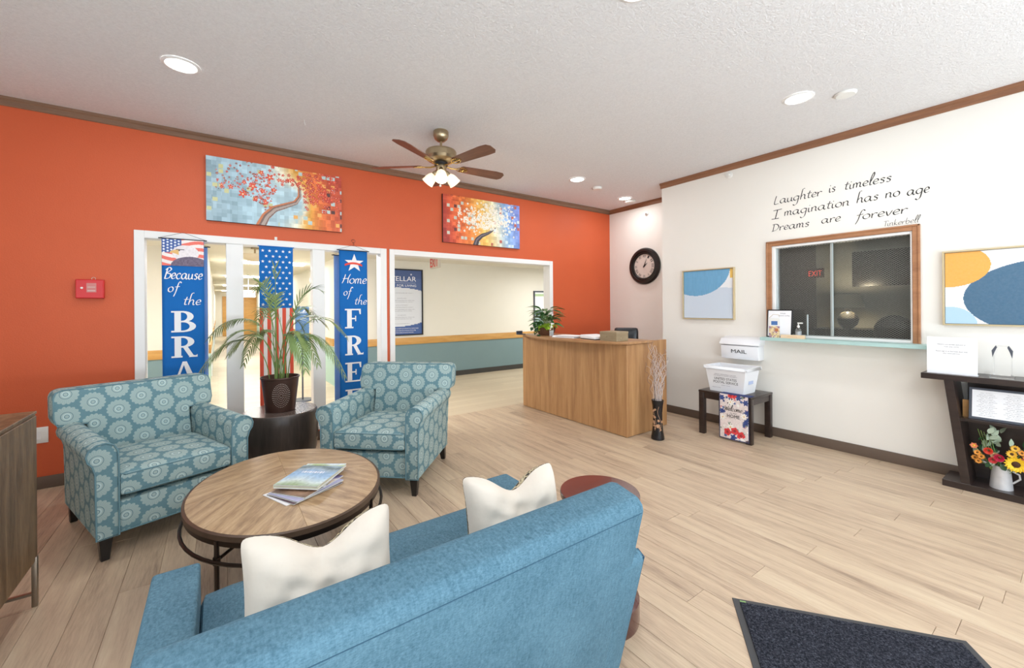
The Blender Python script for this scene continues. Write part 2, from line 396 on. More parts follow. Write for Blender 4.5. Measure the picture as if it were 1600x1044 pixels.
def text_mesh(body, font_h, width=None, align='CENTER', extrude=0.0006, bold=0.0, shear=0.0):
    cu = bpy.data.curves.new('t', 'FONT'); cu.body = body; cu.size = 1; cu.extrude = 0; cu.offset = bold; cu.align_x = 'LEFT'; cu.shear = shear; cu.resolution_u = 3
    o = bpy.data.objects.new('t', cu); COL.objects.link(o)
    bpy.context.view_layer.update()
    me = bpy.data.meshes.new_from_object(o.evaluated_get(bpy.context.evaluated_depsgraph_get()))
    bpy.data.objects.remove(o); bpy.data.curves.remove(cu)
    co = np.zeros(len(me.vertices) * 3); me.vertices.foreach_get('co', co); co = co.reshape(-1, 3)
    fs = [tuple(p.vertices) for p in me.polygons]; bpy.data.meshes.remove(me)
    mn, mx = co.min(0), co.max(0)
    sc = font_h / 0.73
    w = (mx[0] - mn[0]) * sc; sx = sc if width is None else sc * width / w
    W_ = (mx[0] - mn[0]) * sx
    x0 = {'CENTER': -W_ / 2, 'LEFT': 0, 'RIGHT': -W_}[align]
    return [(x0 + (p[0] - mn[0]) * sx, -extrude, p[1] * sc) for p in co], fs
def text(body, h, x, y, z, m, parent, width=None, align='CENTER', bold=0.0, name='lettering', label=None, shear=0.0, rot=None):
    vs, fs = text_mesh(body, h, width, align, 0, bold, shear)
    mb = MB(); mb.add([(a + x, y, c + z) for a, b, c in vs], fs)
    me = bpy.data.meshes.new(name); me.from_pydata(mb.v, [], mb.f); me.materials.append(m)
    return link(name, me, parent, label=label)

# handwriting: strokes on a grid (x height 1)
GL = {
 'a': ([[(.75, .85), (.45, 1), (.12, .75), (.05, .35), (.3, 0), (.6, .25), (.78, .9)], [(.78, .95), (.74, .3), (.9, 0), (1.05, .15)]], 1.1),
 'b': ([[(.2, 2), (.1, 1), (.1, .1)], [(.1, .5), (.4, 1), (.7, .7), (.6, .15), (.3, 0), (.1, .15)]], .9),
 'c': ([[(.7, .8), (.45, 1), (.12, .7), (.08, .3), (.35, 0), (.75, .2)]], .82),
 'e': ([[(.1, .45), (.6, .6), (.55, .95), (.3, .98), (.06, .5), (.25, .03), (.7, .2)]], .78),
 'f': ([[(.95, 1.75), (.7, 2), (.5, 1.5), (.32, 0), (.1, -.9)], [(.1, .95), (.8, 1.08)]], .75),
 'g': ([[(.75, .85), (.45, 1), (.1, .7), (.1, .25), (.4, .05), (.75, .4)], [(.8, 1), (.74, 0), (.62, -.75), (.3, -1.05), (.05, -.8)]], 1.0),
 'h': ([[(.55, 2.35), (.25, 2.2), (.14, 1), (.08, 0)], [(.1, .5), (.4, 1), (.65, .85), (.65, .3), (.75, 0), (.9, .12)]], .98),
 'i': ([[(.1, .95), (.1, .2), (.25, 0), (.4, .15)], [(.14, 1.35), (.2, 1.5)]], .45),
 'k': ([[(.2, 2), (.12, 1), (.08, 0)], [(.65, 1), (.15, .5), (.7, 0)]], .8),
 'l': ([[(.15, .6), (.5, 1.9), (.42, 2.45), (.2, 1.6), (.12, .15), (.4, .08)]], .45),
 'm': ([[(.08, .95), (.08, 0)], [(.08, .6), (.3, 1), (.48, .8), (.48, 0)], [(.48, .6), (.72, 1), (.9, .8), (.9, .15), (1.1, .05)]], 1.2),
 'n': ([[(.08, .95), (.08, 0)], [(.08, .6), (.38, 1), (.6, .8), (.6, .15), (.8, .05)]], .9),
 'o': ([[(.45, 1), (.1, .7), (.12, .2), (.45, 0), (.75, .3), (.72, .8), (.45, 1)]], .92),
 'r': ([[(.08, .95), (.1, 0)], [(.1, .5), (.35, .95), (.65, .85)]], .68),
 's': ([[(.6, .85), (.35, 1), (.15, .75), (.5, .4), (.4, .02), (.08, .1)]], .72),
 't': ([[(.35, 1.6), (.22, .8), (.22, .1), (.5, .1)], [(0, 1.05), (.6, 1.12)]], .62),
 'u': ([[(.08, .95), (.08, .25), (.3, 0), (.6, .3), (.65, .95)], [(.65, .95), (.65, .2), (.85, .05)]], .92),
 'v': ([[(.05, .95), (.3, 0), (.65, 1)]], .72),
 'L': ([[(.25, 1.9), (.12, 1), (.1, 0), (.75, .05)]], .9),
 'I': ([[(.5, 1.7), (.4, 0)], [(.05, 1.65), (.95, 1.75)], [(0, 0), (.8, .02)]], 1.0),
 'D': ([[(.3, 1.7), (.2, 0)], [(0, 1.6), (.7, 1.6), (1.05, .9), (.7, .2), (.0, -.05)]], 1.2),
 'T': ([[(.45, 1.7), (.4, 0)], [(0, 1.65), (1.0, 1.78)]], .8),
 'B': ([[(.4, 1.8), (.15, 0)], [(.1, 1.5), (.6, 1.95), (.98, 1.6), (.4, 1.0), (.98, .8), (.8, .15), (.1, .0)]], 1.1),
 'H': ([[(.35, 1.8), (.25, .8), (.05, 0)], [(1.15, 1.9), (.9, 1), (.95, 0)], [(.05, .9), (1.0, 1.0)]], 1.15),
 'W': ([[(.05, 1.8), (.3, 0), (.65, 1.3), (.95, 0), (1.35, 1.9)]], 1.4),
}
def smooth_pts(P, k=5):
    if len(P) < 3: return P
    out = []
    for i in range(len(P) - 1):
        p0, p1, p2, p3 = P[max(i - 1, 0)], P[i], P[i + 1], P[min(i + 2, len(P) - 1)]
        for j in range(k):
            t = j / k
            out.append(tuple(0.5 * (2 * b + (c - a) * t + (2 * a - 5 * b + 4 * c - d) * t * t + (-a + 3 * b - 3 * c + d) * t ** 3) for a, b, c, d in zip(p0, p1, p2, p3)))
    return out + [P[-1]]
def script_word(mb, word, x0, x1, z, y, xh, w0=0.16, italic=0.15, rise=0.0, wmin=.35):
    adv = sum(GL[c][1] for c in word) + 1e-6; sx = (x1 - x0) / adv; cx = 0; y_ = y; ns = 0
    for ch in word:
        st, a = GL[ch]
        for P in st:
            Q = smooth_pts(P); pts = [(x0 + (cx + p[0] + italic * p[1]) * sx, z + p[1] * xh + rise * (x0 + cx * sx)) for p in Q]
            vs = []; n = len(pts); ns += 1; y = y_ - 5e-5 * (ns % 12)
            for i in range(n):
                a_, b_ = pts[max(i - 1, 0)], pts[min(i + 1, n - 1)]
                dx, dz = b_[0] - a_[0], b_[1] - a_[1]; L = math.hypot(dx, dz) or 1
                ang = math.atan2(dz, dx); w = w0 * xh * (wmin + (1 - wmin) * abs(math.sin(ang - 0.5))) / 2
                if i in (0, n - 1) and n > 3: w *= 0.5
                nx, nz = -dz / L * w, dx / L * w
                vs += [(pts[i][0] + nx, y, pts[i][1] + nz), (pts[i][0] - nx, y, pts[i][1] - nz)]
            mb.add(vs, [(2 * i, 2 * i + 1, 2 * i + 3, 2 * i + 2) for i in range(n - 1)])
        cx += a
# slab serif capitals (unit box 0..1 high, .8 wide)
def serif(mb, ch, x, z, h, w, y):
    T, t = .25, .075
    kk = [0]
    def q(*p):
        kk[0] += 1; mb.add([(x + a * w, y - kk[0] * 4e-5, z + b * h) for a, b in p], [tuple(range(len(p)))])
    def rect(a0, a1, b0, b1): q((a0, b0), (a1, b0), (a1, b1), (a0, b1))
    def bowl(x0, zb, zt, xr, tw=T):
        zc, rz = (zb + zt) / 2, (zt - zb) / 2; n = 10; o = []; i_ = []
        for k in range(n + 1):
            a = -PI / 2 + PI * k / n
            o.append((x0 + (xr - x0) * math.cos(a), zc + rz * math.sin(a))); i_.append((x0 + (xr - tw - x0) * math.cos(a), zc + (rz - t) * math.sin(a)))
        for k in range(n): q(o[k], o[k + 1], i_[k + 1], i_[k])
    if ch in 'BR':
        rect(.12, .12 + T, 0, 1); rect(0, .5, 1 - t, 1); bowl(.42, .5 - t / 2, 1, .86 if ch == 'B' else .88); rect(.3, .5, .5 - t / 2, .5 + t / 2)
        if ch == 'B': rect(0, .5, 0, t); bowl(.45, 0, .5 + t / 2, .95)
        else: rect(0, .42, 0, t); q((.42, .5), (.62, .5), (.86, .06), (.66, .06)); q((.66, 0), (1.0, 0), (1.0, .12), (.93, .07), (.72, .12))
    if ch in 'EF':
        rect(.12, .12 + T, 0, 1); rect(0, .86, 1 - t, 1); q((.80, .72), (.87, .72), (.87, 1), (.74, 1)); rect(.3, .6, .5 - t / 2, .5 + t / 2); q((.55, .36), (.61, .36), (.61, .64), (.55, .64))
        if ch == 'E': rect(0, .88, 0, t); q((.76, 0), (.9, 0), (.93, .3), (.86, .3))
        else: rect(0, .46, 0, t)
    if ch == 'A':
        q((.42, 1), (.58, 1), (.96, 0), (.70, 0)); q((.42, 1), (.5, .93), (.2, 0), (.1, 0)); rect(.26, .72, .28, .28 + t); rect(0, .34, 0, t); rect(.6, 1.04, 0, t)
    if ch == 'V':
        q((.42, 0), (.56, 0), (.30, 1), (.05, 1)); q((.44, 0), (.54, 0), (.88, 1), (.78, 1)); rect(-.04, .42, 1 - t, 1); rect(.64, 1, 1 - t, 1)

# flat print: grid mesh with a colour attribute, local x right, z up, facing -y
def print_panel(name, w, h, nx, ny, fn, parent, m=None, y=0.0, x0=None, z0=0.0, label=None, wave=None):
    x0 = -w / 2 if x0 is None else x0
    xs = np.linspace(0, w, nx + 1); zs = np.linspace(0, h, ny + 1)
    X, Z = np.meshgrid(xs, zs)
    Y = np.full_like(X, y) if wave is None else y + wave(X, Z)
    vs = np.stack([X + x0, Y, Z + z0], -1).reshape(-1, 3)
    I = np.arange(nx * ny); i = I % nx; j = I // nx; a = j * (nx + 1) + i
    fs = np.stack([a, a + 1, a + nx + 2, a + nx + 1], -1)
    me = bpy.data.meshes.new(name); me.from_pydata(vs.tolist(), [], fs.tolist())
    cx, cz = (i + .5) / nx * w, (j + .5) / ny * h
    c = fn(cx, cz)  # sRGB 0..255 (n,3)
    c = np.clip(np.asarray(c, float) / 255, 0, 1); c = np.where(c <= 0.04045, c / 12.92, ((c + 0.055) / 1.055) ** 2.4)
    at = me.color_attributes.new('Col', 'FLOAT_COLOR', 'CORNER')
    cc = np.ones((len(I), 4, 4)); cc[:, :, :3] = c[:, None, :]
    at.data.foreach_set('color', cc.reshape(-1).astype(np.float32))
    me.materials.append(m or m_print)
    return link(name, me, parent, label=label)
def hsh(a, b, k=0):
    q = np.sin(a * 127.1 + b * 311.7 + k * 74.7) * 43758.5453; return q - np.floor(q)
def layer(c, mask, col): c[mask] = col

# ================================================================= STRUCTURE
# floor
fl = struct('floor', B(UL - 0.1, U3 + 0.1, VN - 0.1, V1 + 0.08, -0.12, -0.006), m_under)
pm = MB().box(-0.0725, 0.0725, -0.6, 0.6, -0.012, 0.0).mesh('plank', m_plank, bevel=0.0012, seg=1, smooth=0)
cache = {}
def plank_mesh(w, l):
    k = (round(w, 3), round(l, 2))
    if k not in cache: cache[k] = MB().box(-w / 2, w / 2, -l / 2, l / 2, -0.012, 0.0).mesh('plank', m_plank, bevel=0.0012, seg=1, smooth=0)
    return cache[k]
PW, PL = 0.147, 1.22
row = 0; npl = 0
u = 2.68 - PW * 31
VTOP = V1 + 0.03
while u < U3 + 0.05:
    w = PW - 0.0016; off = (row * 0.437 + 0.19 * (row % 3)) % PL
    v = VN - off
    while v < VTOP:
        a, b = max(v, VN), min(v + PL, VTOP); uc = u + PW / 2
        # only planks the camera (or a step beside it) can see
        X = [R_.x * uc + R_.y * q for q in (a, b)]; Y = [F_.x * uc + F_.y * q for q in (a, b)]
        vis = any(y > 0.55 and abs(x) / y < 1.75 for x, y in zip(X, Y))
        if vis and b - a > 0.05 and uc < U3 + 0.02 and uc > UL and (uc < UW or b > 3.3):
            link('plank', plank_mesh(w, b - a - 0.002), fl, loc=(uc, (a + b) / 2, 0)); npl += 1
        v += PL
    u += PW; row += 1
# planks never seen: plain slab just below plank level behind the camera
B(UL, U3, VN, V1 + .03, -0.0062, -0.0045).build('subfloor', m_plank, fl)

struct('ceiling', B(UL - .1, U3 + .1, VN - .1, V1 + .12, H, H + 0.1), m_ceil)
# orange wall with its two openings
O1 = (-0.584, 1.612, 0.15, 2.09); O2 = (1.646, 4.169, 0.0, 2.09)
wl = MB(); y0, y1 = V1, V1 + 0.125
cs = 0.055
wl.box(UL - .1, O1[0] + cs, y0, y1, 0, H); wl.box(O1[0] + cs, O2[1] - cs, y0, y1, 2.09 - cs, H); wl.box(O1[1] - cs, O2[0] + cs, y0, y1, 0, 2.09 - cs)
wl.box(O2[1] - cs, U3 + .1, y0, y1, 0, H); wl.box(O1[0] + cs, O1[1] - cs, y0, y1, 0, 0.15)
me = wl.mesh('wall_left', [m_orange, m_beige], smooth=0)
for p in me.polygons:
    if p.normal.y > 0.5: p.material_index = 1
link('wall_left', me, kind='structure')
# cream wall with the office window opening
WV0, WV1, WZ0, WZ1 = 0.905, 2.003, 1.065, 2.01
x0, x1 = UW, UW + 0.12
wr = MB(); wr.box(x0, x1, VN - .1, WV0, 0, H); wr.box(x0, x1, WV1, 3.346, 0, H); wr.box(x0, x1, WV0, WV1, 0, WZ0); wr.box(x0, x1, WV0, WV1, WZ1, H)
wr.box(x1, U3 + .02, 3.226, 3.346, 0, H)
struct('wall_right', wr, m_cream, smooth=0)
struct('wall_recess', B(U3, U3 + .1, 3.2, V1 + .12, 0, H), m_cream, smooth=0)
# near wall behind the camera: glazed entrance; left wall with one window
nw = MB(); nw.box(UL - .1, -1.2, VN - .1, VN, 0, H); nw.box(4.4, UW + .1, VN - .1, VN, 0, H); nw.box(-1.2, 4.4, VN - .1, VN, 2.6, H); nw.box(-1.2, 4.4, VN - .1, VN, 0, .3)
struct('wall_near', nw, m_cream, smooth=0)
lw = MB(); lw.box(UL - .1, UL, VN - .1, -1.0, 0, H); lw.box(UL - .1, UL, 1.4, V1 + .1, 0, H); lw.box(UL - .1, UL, -1.0, 1.4, 0, .75); lw.box(UL - .1, UL, -1.0, 1.4, 2.45, H)
struct('wall_far_left', lw, m_cream, smooth=0)
w3 = sgroup('window_3'); w3.location = (1.6, VN - .05, 0)
for k in range(5): B(-2.8 + k * 1.4 - .03, -2.8 + k * 1.4 + .03, -.03, .03, .3, 2.6).build('mullion', m_white, w3)
w4 = sgroup('window_4'); w4.location = (UL - .05, .2, 0)
for k in range(3): B(-.03, .03, -1.2 + k * 1.2 - .02, -1.2 + k * 1.2 + .02, .75, 2.45).build('mullion', m_white, w4)

# crown mouldings
def crown(name, a, b, inward, m, depth=0.03, hh=0.068):
    ax, ay = a; bx, by = b; ix, iy = inward
    prof = [(0, H), (depth, H), (depth, H - .018), (depth * .55, H - .03), (depth * .5, H - hh + .008), (depth * .3, H - hh), (0, H - hh)]
    mb = MB(); n = len(prof); vs = []
    for (px, py) in ((ax, ay), (bx, by)):
        vs += [(px + ix * d, py + iy * d, z) for d, z in prof]
    mb.add(vs, [tuple(range(n)), tuple(range(n, 2 * n))[::-1]] + [(i, (i + 1) % n, n + (i + 1) % n, n + i) for i in range(n)])
    struct(name, mb, m, smooth=0)
crown('trim_1', (UL, V1), (U3, V1), (0, -1), m_crown2)
crown('trim_2', (UW, VN), (UW, 3.36), (-1, 0), m_crown)
crown('trim_3', (U3, 3.35), (U3, V1), (-1, 0), m_crown)
# baseboards
def baseb(name, x0, x1, y0, y1, m=m_base, h=0.096): struct(name, B(x0, x1, y0, y1, 0, h), m, bevel=0.003, seg=2)
baseb('baseboard_left', UL, O2[0] - .003, V1 - .012, V1); baseb('baseboard_corner', O2[1] + .002, U3, V1 - .012, V1)
baseb('baseboard_right', UW - .012, UW, VN, 3.35); baseb('baseboard_recess', U3 - .012, U3, 3.35, V1)

# window_1: the three-light interior opening with white posts
w1 = sgroup('window_1'); w1.location = (0, V1, 0)
def cas(x0, x1, z0, z1, y0=-0.014, y1=0.140, name='casing', parent=w1): return B(x0, x1, y0, y1, z0, z1).build(name, m_white, parent, bevel=0.003, seg=1)
cas(-.584, -.515, .15, 2.09); cas(1.54, 1.612, .15, 2.09); cas(-.515, 1.54, 2.025, 2.09); cas(-.584, 1.612, .118, .15, -.035, .15, 'sill')
cas(.069, .207, .15, 2.025, -.006, .13, 'post'); cas(.822, .943, .15, 2.025, -.006, .13, 'post')
d1_ = sgroup('door_1'); d1_.location = (0, V1, 0)
cas(1.646, 1.706, 0, 2.09, parent=d1_); cas(4.105, 4.169, 0, 2.09, parent=d1_); cas(1.706, 4.105, 2.025, 2.09, parent=d1_)

# hall beyond the orange wall
HV = 7.6; HZ = 2.29
struct('floor_hall', B(-3.2, 9.0, V1 + .03, 28, -0.1, 0.0), m_hallfloor, smooth=0)
struct('ceiling_hall', B(-3.2, 9.0, V1 + .125, 28, HZ, HZ + .1), m_ceil2, smooth=0)
RZ0, RZ1 = 0.70, 0.83
def hallwall(name, x0, x1, y0, y1, low=m_teal, nrm='y'):
    g = sgroup(name)
    B(x0, x1, y0, y1, RZ0, HZ).build('upper_wall', m_beige, g, smooth=0)
    B(x0, x1, y0, y1, 0, RZ0).build('wainscot', low, g, smooth=0)
    return g
g = hallwall('wall_hall_left', -3.2, -0.115, HV, HV + .12)
B(-3.2, -.115, HV - .02, HV, RZ0, RZ1).build('handrail', m_rail, g, bevel=.004); B(-3.2, -.115, HV - .01, HV, 0, .1).build('base_strip', m_basedark, g)
g = hallwall('wall_hall_right', 1.70, 9.0, HV, HV + .12)
B(1.70, 9.0, HV - .02, HV, RZ0, RZ1).build('handrail', m_rail, g, bevel=.004); B(1.70, 9.0, HV - .01, HV, 0, .1).build('base_strip', m_basedark, g)
# long corridor
g = hallwall('wall_corridor_left', -.235, -.115, HV + .12, 26, m_mint)
for k in range(4): B(-.115, -.085, HV + .3 + k * 4.6, HV + 2.9 + k * 4.6, .72, .85).build('handrail', m_rail, g)
for k in range(4):
    B(-.115, -.095, HV + 3.1 + k * 4.6, HV + 3.2 + k * 4.6, 0, 2.1).build('door_casing', m_white, g); B(-.115, -.095, HV + 4.1 + k * 4.6, HV + 4.2 + k * 4.6, 0, 2.1).build('door_casing', m_white, g)
g = hallwall('wall_corridor_right', 1.70, 1.82, HV + .12, 26, m_mint)
for k in range(4): B(1.67, 1.70, HV + .3 + k * 4.6, HV + 2.9 + k * 4.6, .72, .85).build('handrail', m_rail, g)
struct('wall_corridor_end', B(-.4, 2, 26, 26.1, 0, HZ), m_beige, smooth=0)
g = sgroup('door_2'); g.location = (.95, 26, 0); B(-.75, .75, -.04, 0, 0, 2.05).build('door_leaf', m_rail, g)
struct('wall_hall_far', B(8.9, 9.0, V1 + .12, HV, 0, HZ), m_beige, smooth=0); struct('wall_hall_near', B(-3.2, -3.1, V1 + .12, HV, 0, HZ), m_beige, smooth=0)
# hall lights
def flat_light(x, y, w, d, label, en, group='hall ceiling light panels'):
    t = thing('ceiling_light', label, 'light', (x, y, HZ), group=group)
    B(-w / 2, w / 2, -d / 2, d / 2, -.03, -.001).build('diffuser', m_lens, t, bevel=.005)
    if en: area('hall_lamp', (0, 0, -.05), w, en, (.97, .985, 1), sy=d, parent=t)
names = ['nearest', 'second', 'third', 'fourth']
for k, vv in enumerate((9.2, 13.4, 18.6, 24.0)):
    flat_light(.8, vv, 1.25, .35, 'white light panel across the long corridor ceiling, %s of four' % names[k], 40)
for k, (x, lb) in enumerate(((-1.9, 'white hall ceiling light panel behind the left blue banner side'), (1.1, 'white hall ceiling light panel above the palm and flag banner'), (6.2, 'white hall ceiling light panel seen at the right end of the passage opening'))):
    flat_light(x, 6.15 if x > 5 else 5.7, 1.0, .3, lb, HALLW)

# ================================================================= FURNITURE
# ---- patterned armchairs
def make_armchair(label, loc, rz):
    t = thing('armchair', label, 'armchair', loc, rz, 'teal medallion armchairs')
    rake = lambda q: (q[0], q[1] + max(0, q[2] - .30) * .24, q[2])
    # base frame with front rail
    MB().box(-.30, .30, .02, .74, .13, .31).build('seat_base', m_med, t, bevel=.012, uv=True)
    # seat cushion
    MB().cushion((0, .315, .405), (.287, .325, .072), .035, (0, 0, .022), 10).build('seat_cushion', m_med, t, uv=True)
    for z in (.352, .462):
        MB().tube([(-.270, .30, z), (-.272, .02, z), (-.258, -.006, z), (.258, -.006, z), (.272, .02, z), (.270, .30, z)], .0045, 6).build('piping', m_piping, t)
    MB().tube([(-.30, .015, .136), (.30, .015, .136)], .0045, 6).build('piping', m_piping, t)
    for sg in (-1, 1):
        P = [(.285, .13), (.285, .55), (.288, .605), (.305, .642), (.338, .660), (.375, .656), (.405, .636), (.418, .602), (.412, .570), (.394, .545), (.382, .50), (.378, .13)]
        if sg < 0: P = [(-x, z) for x, z in P][::-1]
        a = MB().prism(P, 1, 0.0, .80).build('armrest', m_med, t, bevel=.008, seg=2, uv=True, fn=lambda q: (q[0], q[1], q[2] + (.015 * q[1] if q[2] > .4 else 0)))
        MB().tube([(x * 1.0, -.003, z) for x, z in P], .0045, 6, closed=True).build('piping', m_piping, a)
    # back with ears over the arms
    O = [(-.282, .40), (-.282, .648), (-.425, .655), (-.438, .70), (-.436, .83), (-.425, .862), (-.395, .877), (.395, .877), (.425, .862), (.436, .83), (.438, .70), (.425, .655), (.282, .648), (.282, .40)]
    mb = MB()
    # front face as a grid bulging forward
    bk = MB().prism(O, 1, .635, .80)
    b = bk.build('backrest', m_med, t, bevel=.022, seg=3, uv=True, fn=rake)
    def fr(i, j):
        x = -.27 + .54 * i; z = .42 + .235 * j; return rake((x, .637 - .022 * (1 - (2 * i - 1) ** 2) * (1 - j * .6), z))
    MB().tube([rake((x * .985, .640, z)) for x, z in O[1:13]], .0045, 6).build('piping', m_piping, b)
    MB().prism([(-.375, .13), (-.375, .60), (.375, .60), (.375, .13)], 1, .70, .80).build('back_panel', m_med, t, bevel=.01, uv=True, fn=lambda q: (q[0], q[1] + max(0, q[2] - .2) * .2, q[2]))
    for sx in (-1, 1):
        for (y, dy) in ((.045, -.01), (.76, .035)):
            x = sx * .335; f = lambda a, b, h, z: [(a - h, b - h, z), (a + h, b - h, z), (a + h, b + h, z), (a - h, b + h, z)]
            MB().hull8(f(x + sx * .004, y + dy, .018, 0), f(x, y, .030, .135)).build('leg', m_black, t, bevel=.003, seg=1)
    return t
make_armchair('teal medallion-print armchair nearest the red fire box, left of the palm', (-.194, 3.305, 0), math.radians(20.3))
make_armchair('teal medallion-print armchair in front of the FREE banner, right of the palm', (.915, 3.145, 0), math.radians(-42))

# ---- loveseat (seen from behind)
sofa = thing('loveseat', 'heathered blue fabric loveseat seen from behind in the foreground', 'sofa', (.4925, 1.25, 0))
def W2L(t):
    o = Vector(t.location); return lambda q: (q[0] - o.x, q[1] - o.y, q[2] - o.z)
L = W2L(sofa)
prof = [(.985, .10), (.955, .22), (.828, .752), (.832, .772), (.850, .790), (.935, .806), (.962, .802), (.980, .785), (1.13, .42), (1.16, .10)]
MB().prism(prof, 0, -.112, 1.097).build('backrest', m_sofa, sofa, bevel=.016, seg=3, fn=L)
def rk(z): return .986 - .24 * (z - .10)
o = MB().add([(-.075, rk(.11) - .003, .11), (1.060, rk(.11) - .003, .11), (1.060, rk(.745) - .003, .745), (-.075, rk(.745) - .003, .745), (-.075, rk(.11) + .01, .11), (1.060, rk(.11) + .01, .11), (1.060, rk(.735) + .01, .735), (-.075, rk(.735) + .01, .735)],
         [(0, 1, 2, 3), (4, 7, 6, 5), (0, 4, 5, 1), (1, 5, 6, 2), (2, 6, 7, 3), (3, 7, 4, 0)]).build('rear_panel', m_sofa, sofa, bevel=.006, fn=L)
MB().tube([(-.10, rk(.748) + .0005, .748), (1.085, rk(.748) + .0005, .748)], .0022, 6).build('seam', m_sofaseam, sofa, fn=L)
for xa, xb, sd in ((-.170, -.050, -1), (1.035, 1.155, 1)):
    pa = [(.985, .10), (.872, .555), (.880, .575), (.90, .583), (1.68, .583), (1.70, .572), (1.705, .55), (1.705, .10)]
    a = MB().prism(pa, 0, xa, xb).build('armrest', m_sofa, sofa, bevel=.022, seg=3, fn=L)
    xo = xa if sd < 0 else xb
    MB().tube([(xo - sd * .004, .90, .581), (xo - sd * .004, .874, .566), (xo - sd * .004, .98, .14)], .003, 6).build('seam', m_sofaseam, a, fn=L)
MB().box(-.05, 1.035, 1.0, 1.70, .10, .30).build('seat_base', m_sofa, sofa, bevel=.01, fn=L)
MB().cushion((.4925, 1.40, .385), (.545, .335, .078), .035, (0, 0, .02), 10).build('seat_cushion', m_sofa, sofa, fn=L)
for x in (-.12, 1.10):
    for y in (1.03, 1.66):
        MB().hull8([(x - .02, y - .02, 0), (x + .02, y - .02, 0), (x + .02, y + .02, 0), (x - .02, y + .02, 0)], [(x - .028, y - .028, .10), (x + .028, y - .028, .10), (x + .028, y + .028, .10), (x - .028, y + .028, .10)]).build('leg', m_black, sofa, fn=L)

# ---- chopped pillows
def pillow(label, loc, rz, tilt, sz=.41, seed=0, hz_=.36):
    t = thing('throw_pillow', label, 'pillow', loc, group='cream-backed pillows on the loveseat', rot=(tilt, 0, rz))
    def shell(side):
        def fn(i, j):
            a, b = 2 * i - 1, 2 * j - 1
            cr = 1 - .05 * (a * a * b * b) ** 6
            x = a * sz / 2 * (1 - .07 * (1 - b * b) * abs(a) ** 3) * cr; z = b * hz_ / 2 * (1 - .05 * (1 - a * a) * abs(b) ** 3) * cr
            th = .10 * max(0, (1 - a ** 4)) ** .6 * max(0, (1 - b ** 4)) ** .6 + .002
            chop = math.exp(-(a / .42) ** 2) * (j ** 2.5); crease = math.exp(-(a / .13) ** 2) * (.3 + .7 * j)
            z -= chop * .062; th *= (1 - .35 * chop) * (1 - .38 * crease)
            th += (.006 * math.sin(7 * a * b + 5 * b + seed) + .006 * math.sin(13 * a - 9 * b + seed) + .004 * math.sin(5 * a + 17 * b + seed)) * (1 - a * a) * (1 - b * b)
            return (x, side * th + .03 * abs(a) * j * j, z + hz_ / 2)
        return fn
    MB().grid(shell(-1), 30, 30).build('back_cover', m_cream_cloth, t, smooth=80)
    MB().grid(shell(1), 30, 30).build('front_cover', m_leopard, t, smooth=80, label='dark and cream animal print cover')
    return t
pillow('cream chopped pillow at the left end of the loveseat, nearest the camera', (.235, 1.225, .440), math.radians(-4), math.radians(-9), .40)
pillow('cream chopped pillow at the right end of the loveseat beside the mahogany table', (.872, 1.205, .440), math.radians(-12), math.radians(-8), .37, 2)

# ---- oval coffee table
ct = thing('coffee_table', 'oval weathered oak coffee table with a bronze metal frame', 'table', (.31, 2.54, 0))
AX, AY, TH = .458, .578, .46
def ellring(ax, ay, z0, z1, n=72):
    return [(ax * math.cos(2 * PI * k / n), ay * math.sin(2 * PI * k / n)) for k in range(n)]
for q in range(4):
    pts = [(0, 0)] + [((AX - .012) * math.cos(PI / 2 * q + PI / 2 * k / 18), (AY - .012) * math.sin(PI / 2 * q + PI / 2 * k / 18)) for k in range(19)]
    MB().prism(pts, 2, TH - .022, TH).build('top_panel', m_ct[q], ct, bevel=.0015, seg=1, smooth=30)
n = 72
rb = MB(); vs = []
for (a, b, z) in ((AX - .012, AY - .012, TH), (AX, AY, TH - .004), (AX, AY, TH - .026), (AX - .012, AY - .012, TH - .028)):
    vs += [(a * math.cos(2 * PI * k / n), b * math.sin(2 * PI * k / n), z) for k in range(n)]
rb.add(vs, [(j * n + k, j * n + (k + 1) % n, ((j + 1) % 4) * n + (k + 1) % n, ((j + 1) % 4) * n + k) for j in range(4) for k in range(n)])
rb.build('top_edge', m_ctedge, ct)
rb = MB(); vs = []
for (a, b, z) in ((AX - .006, AY - .006, TH - .028), (AX - .006, AY - .006, TH - .052), (AX - .02, AY - .02, TH - .052), (AX - .02, AY - .02, TH - .028)):
    vs += [(a * math.cos(2 * PI * k / n), b * math.sin(2 * PI * k / n), z) for k in range(n)]
rb.add(vs, [(j * n + k, j * n + (k + 1) % n, ((j + 1) % 4) * n + (k + 1) % n, ((j + 1) % 4) * n + k) for j in range(4) for k in range(n)])
rb.build('metal_apron', m_iron, ct)
MB().lathe([(1, TH - .05), (1, TH - .028)], 48, sx=AX - .02, sy=AY - .02).build('underside', m_ctedge, ct)
MB().tube([(.465 * math.cos(2 * PI * k / 48), .585 * math.sin(2 * PI * k / 48), .345) for k in range(48)], .008, 8, closed=True).build('hoop', m_iron, ct)
lp = []
for a in (45, 135, 225, 315):
    x, y = .452 * math.cos(math.radians(a)), .568 * math.sin(math.radians(a)); lp.append((x, y))
    l = MB().tube([(x, y, 0), (x, y, TH - .03)], .0095, 8).build('leg', m_iron, ct)
    MB().lathe([(.014, .33), (.014, .36)], 10, (x, y, 0)).build('collar', m_iron, l)
for i, j in ((0, 2), (1, 3)):
    MB().tube([(*lp[i], .345), (0, 0, .352), (*lp[j], .345)], .007, 8).build('cross_bar', m_iron, ct)
MB().tube([(.30 * math.cos(2 * PI * k / 40), .39 * math.sin(2 * PI * k / 40), .33) for k in range(40)], .006, 8, closed=True).build('inner_hoop', m_iron, ct)

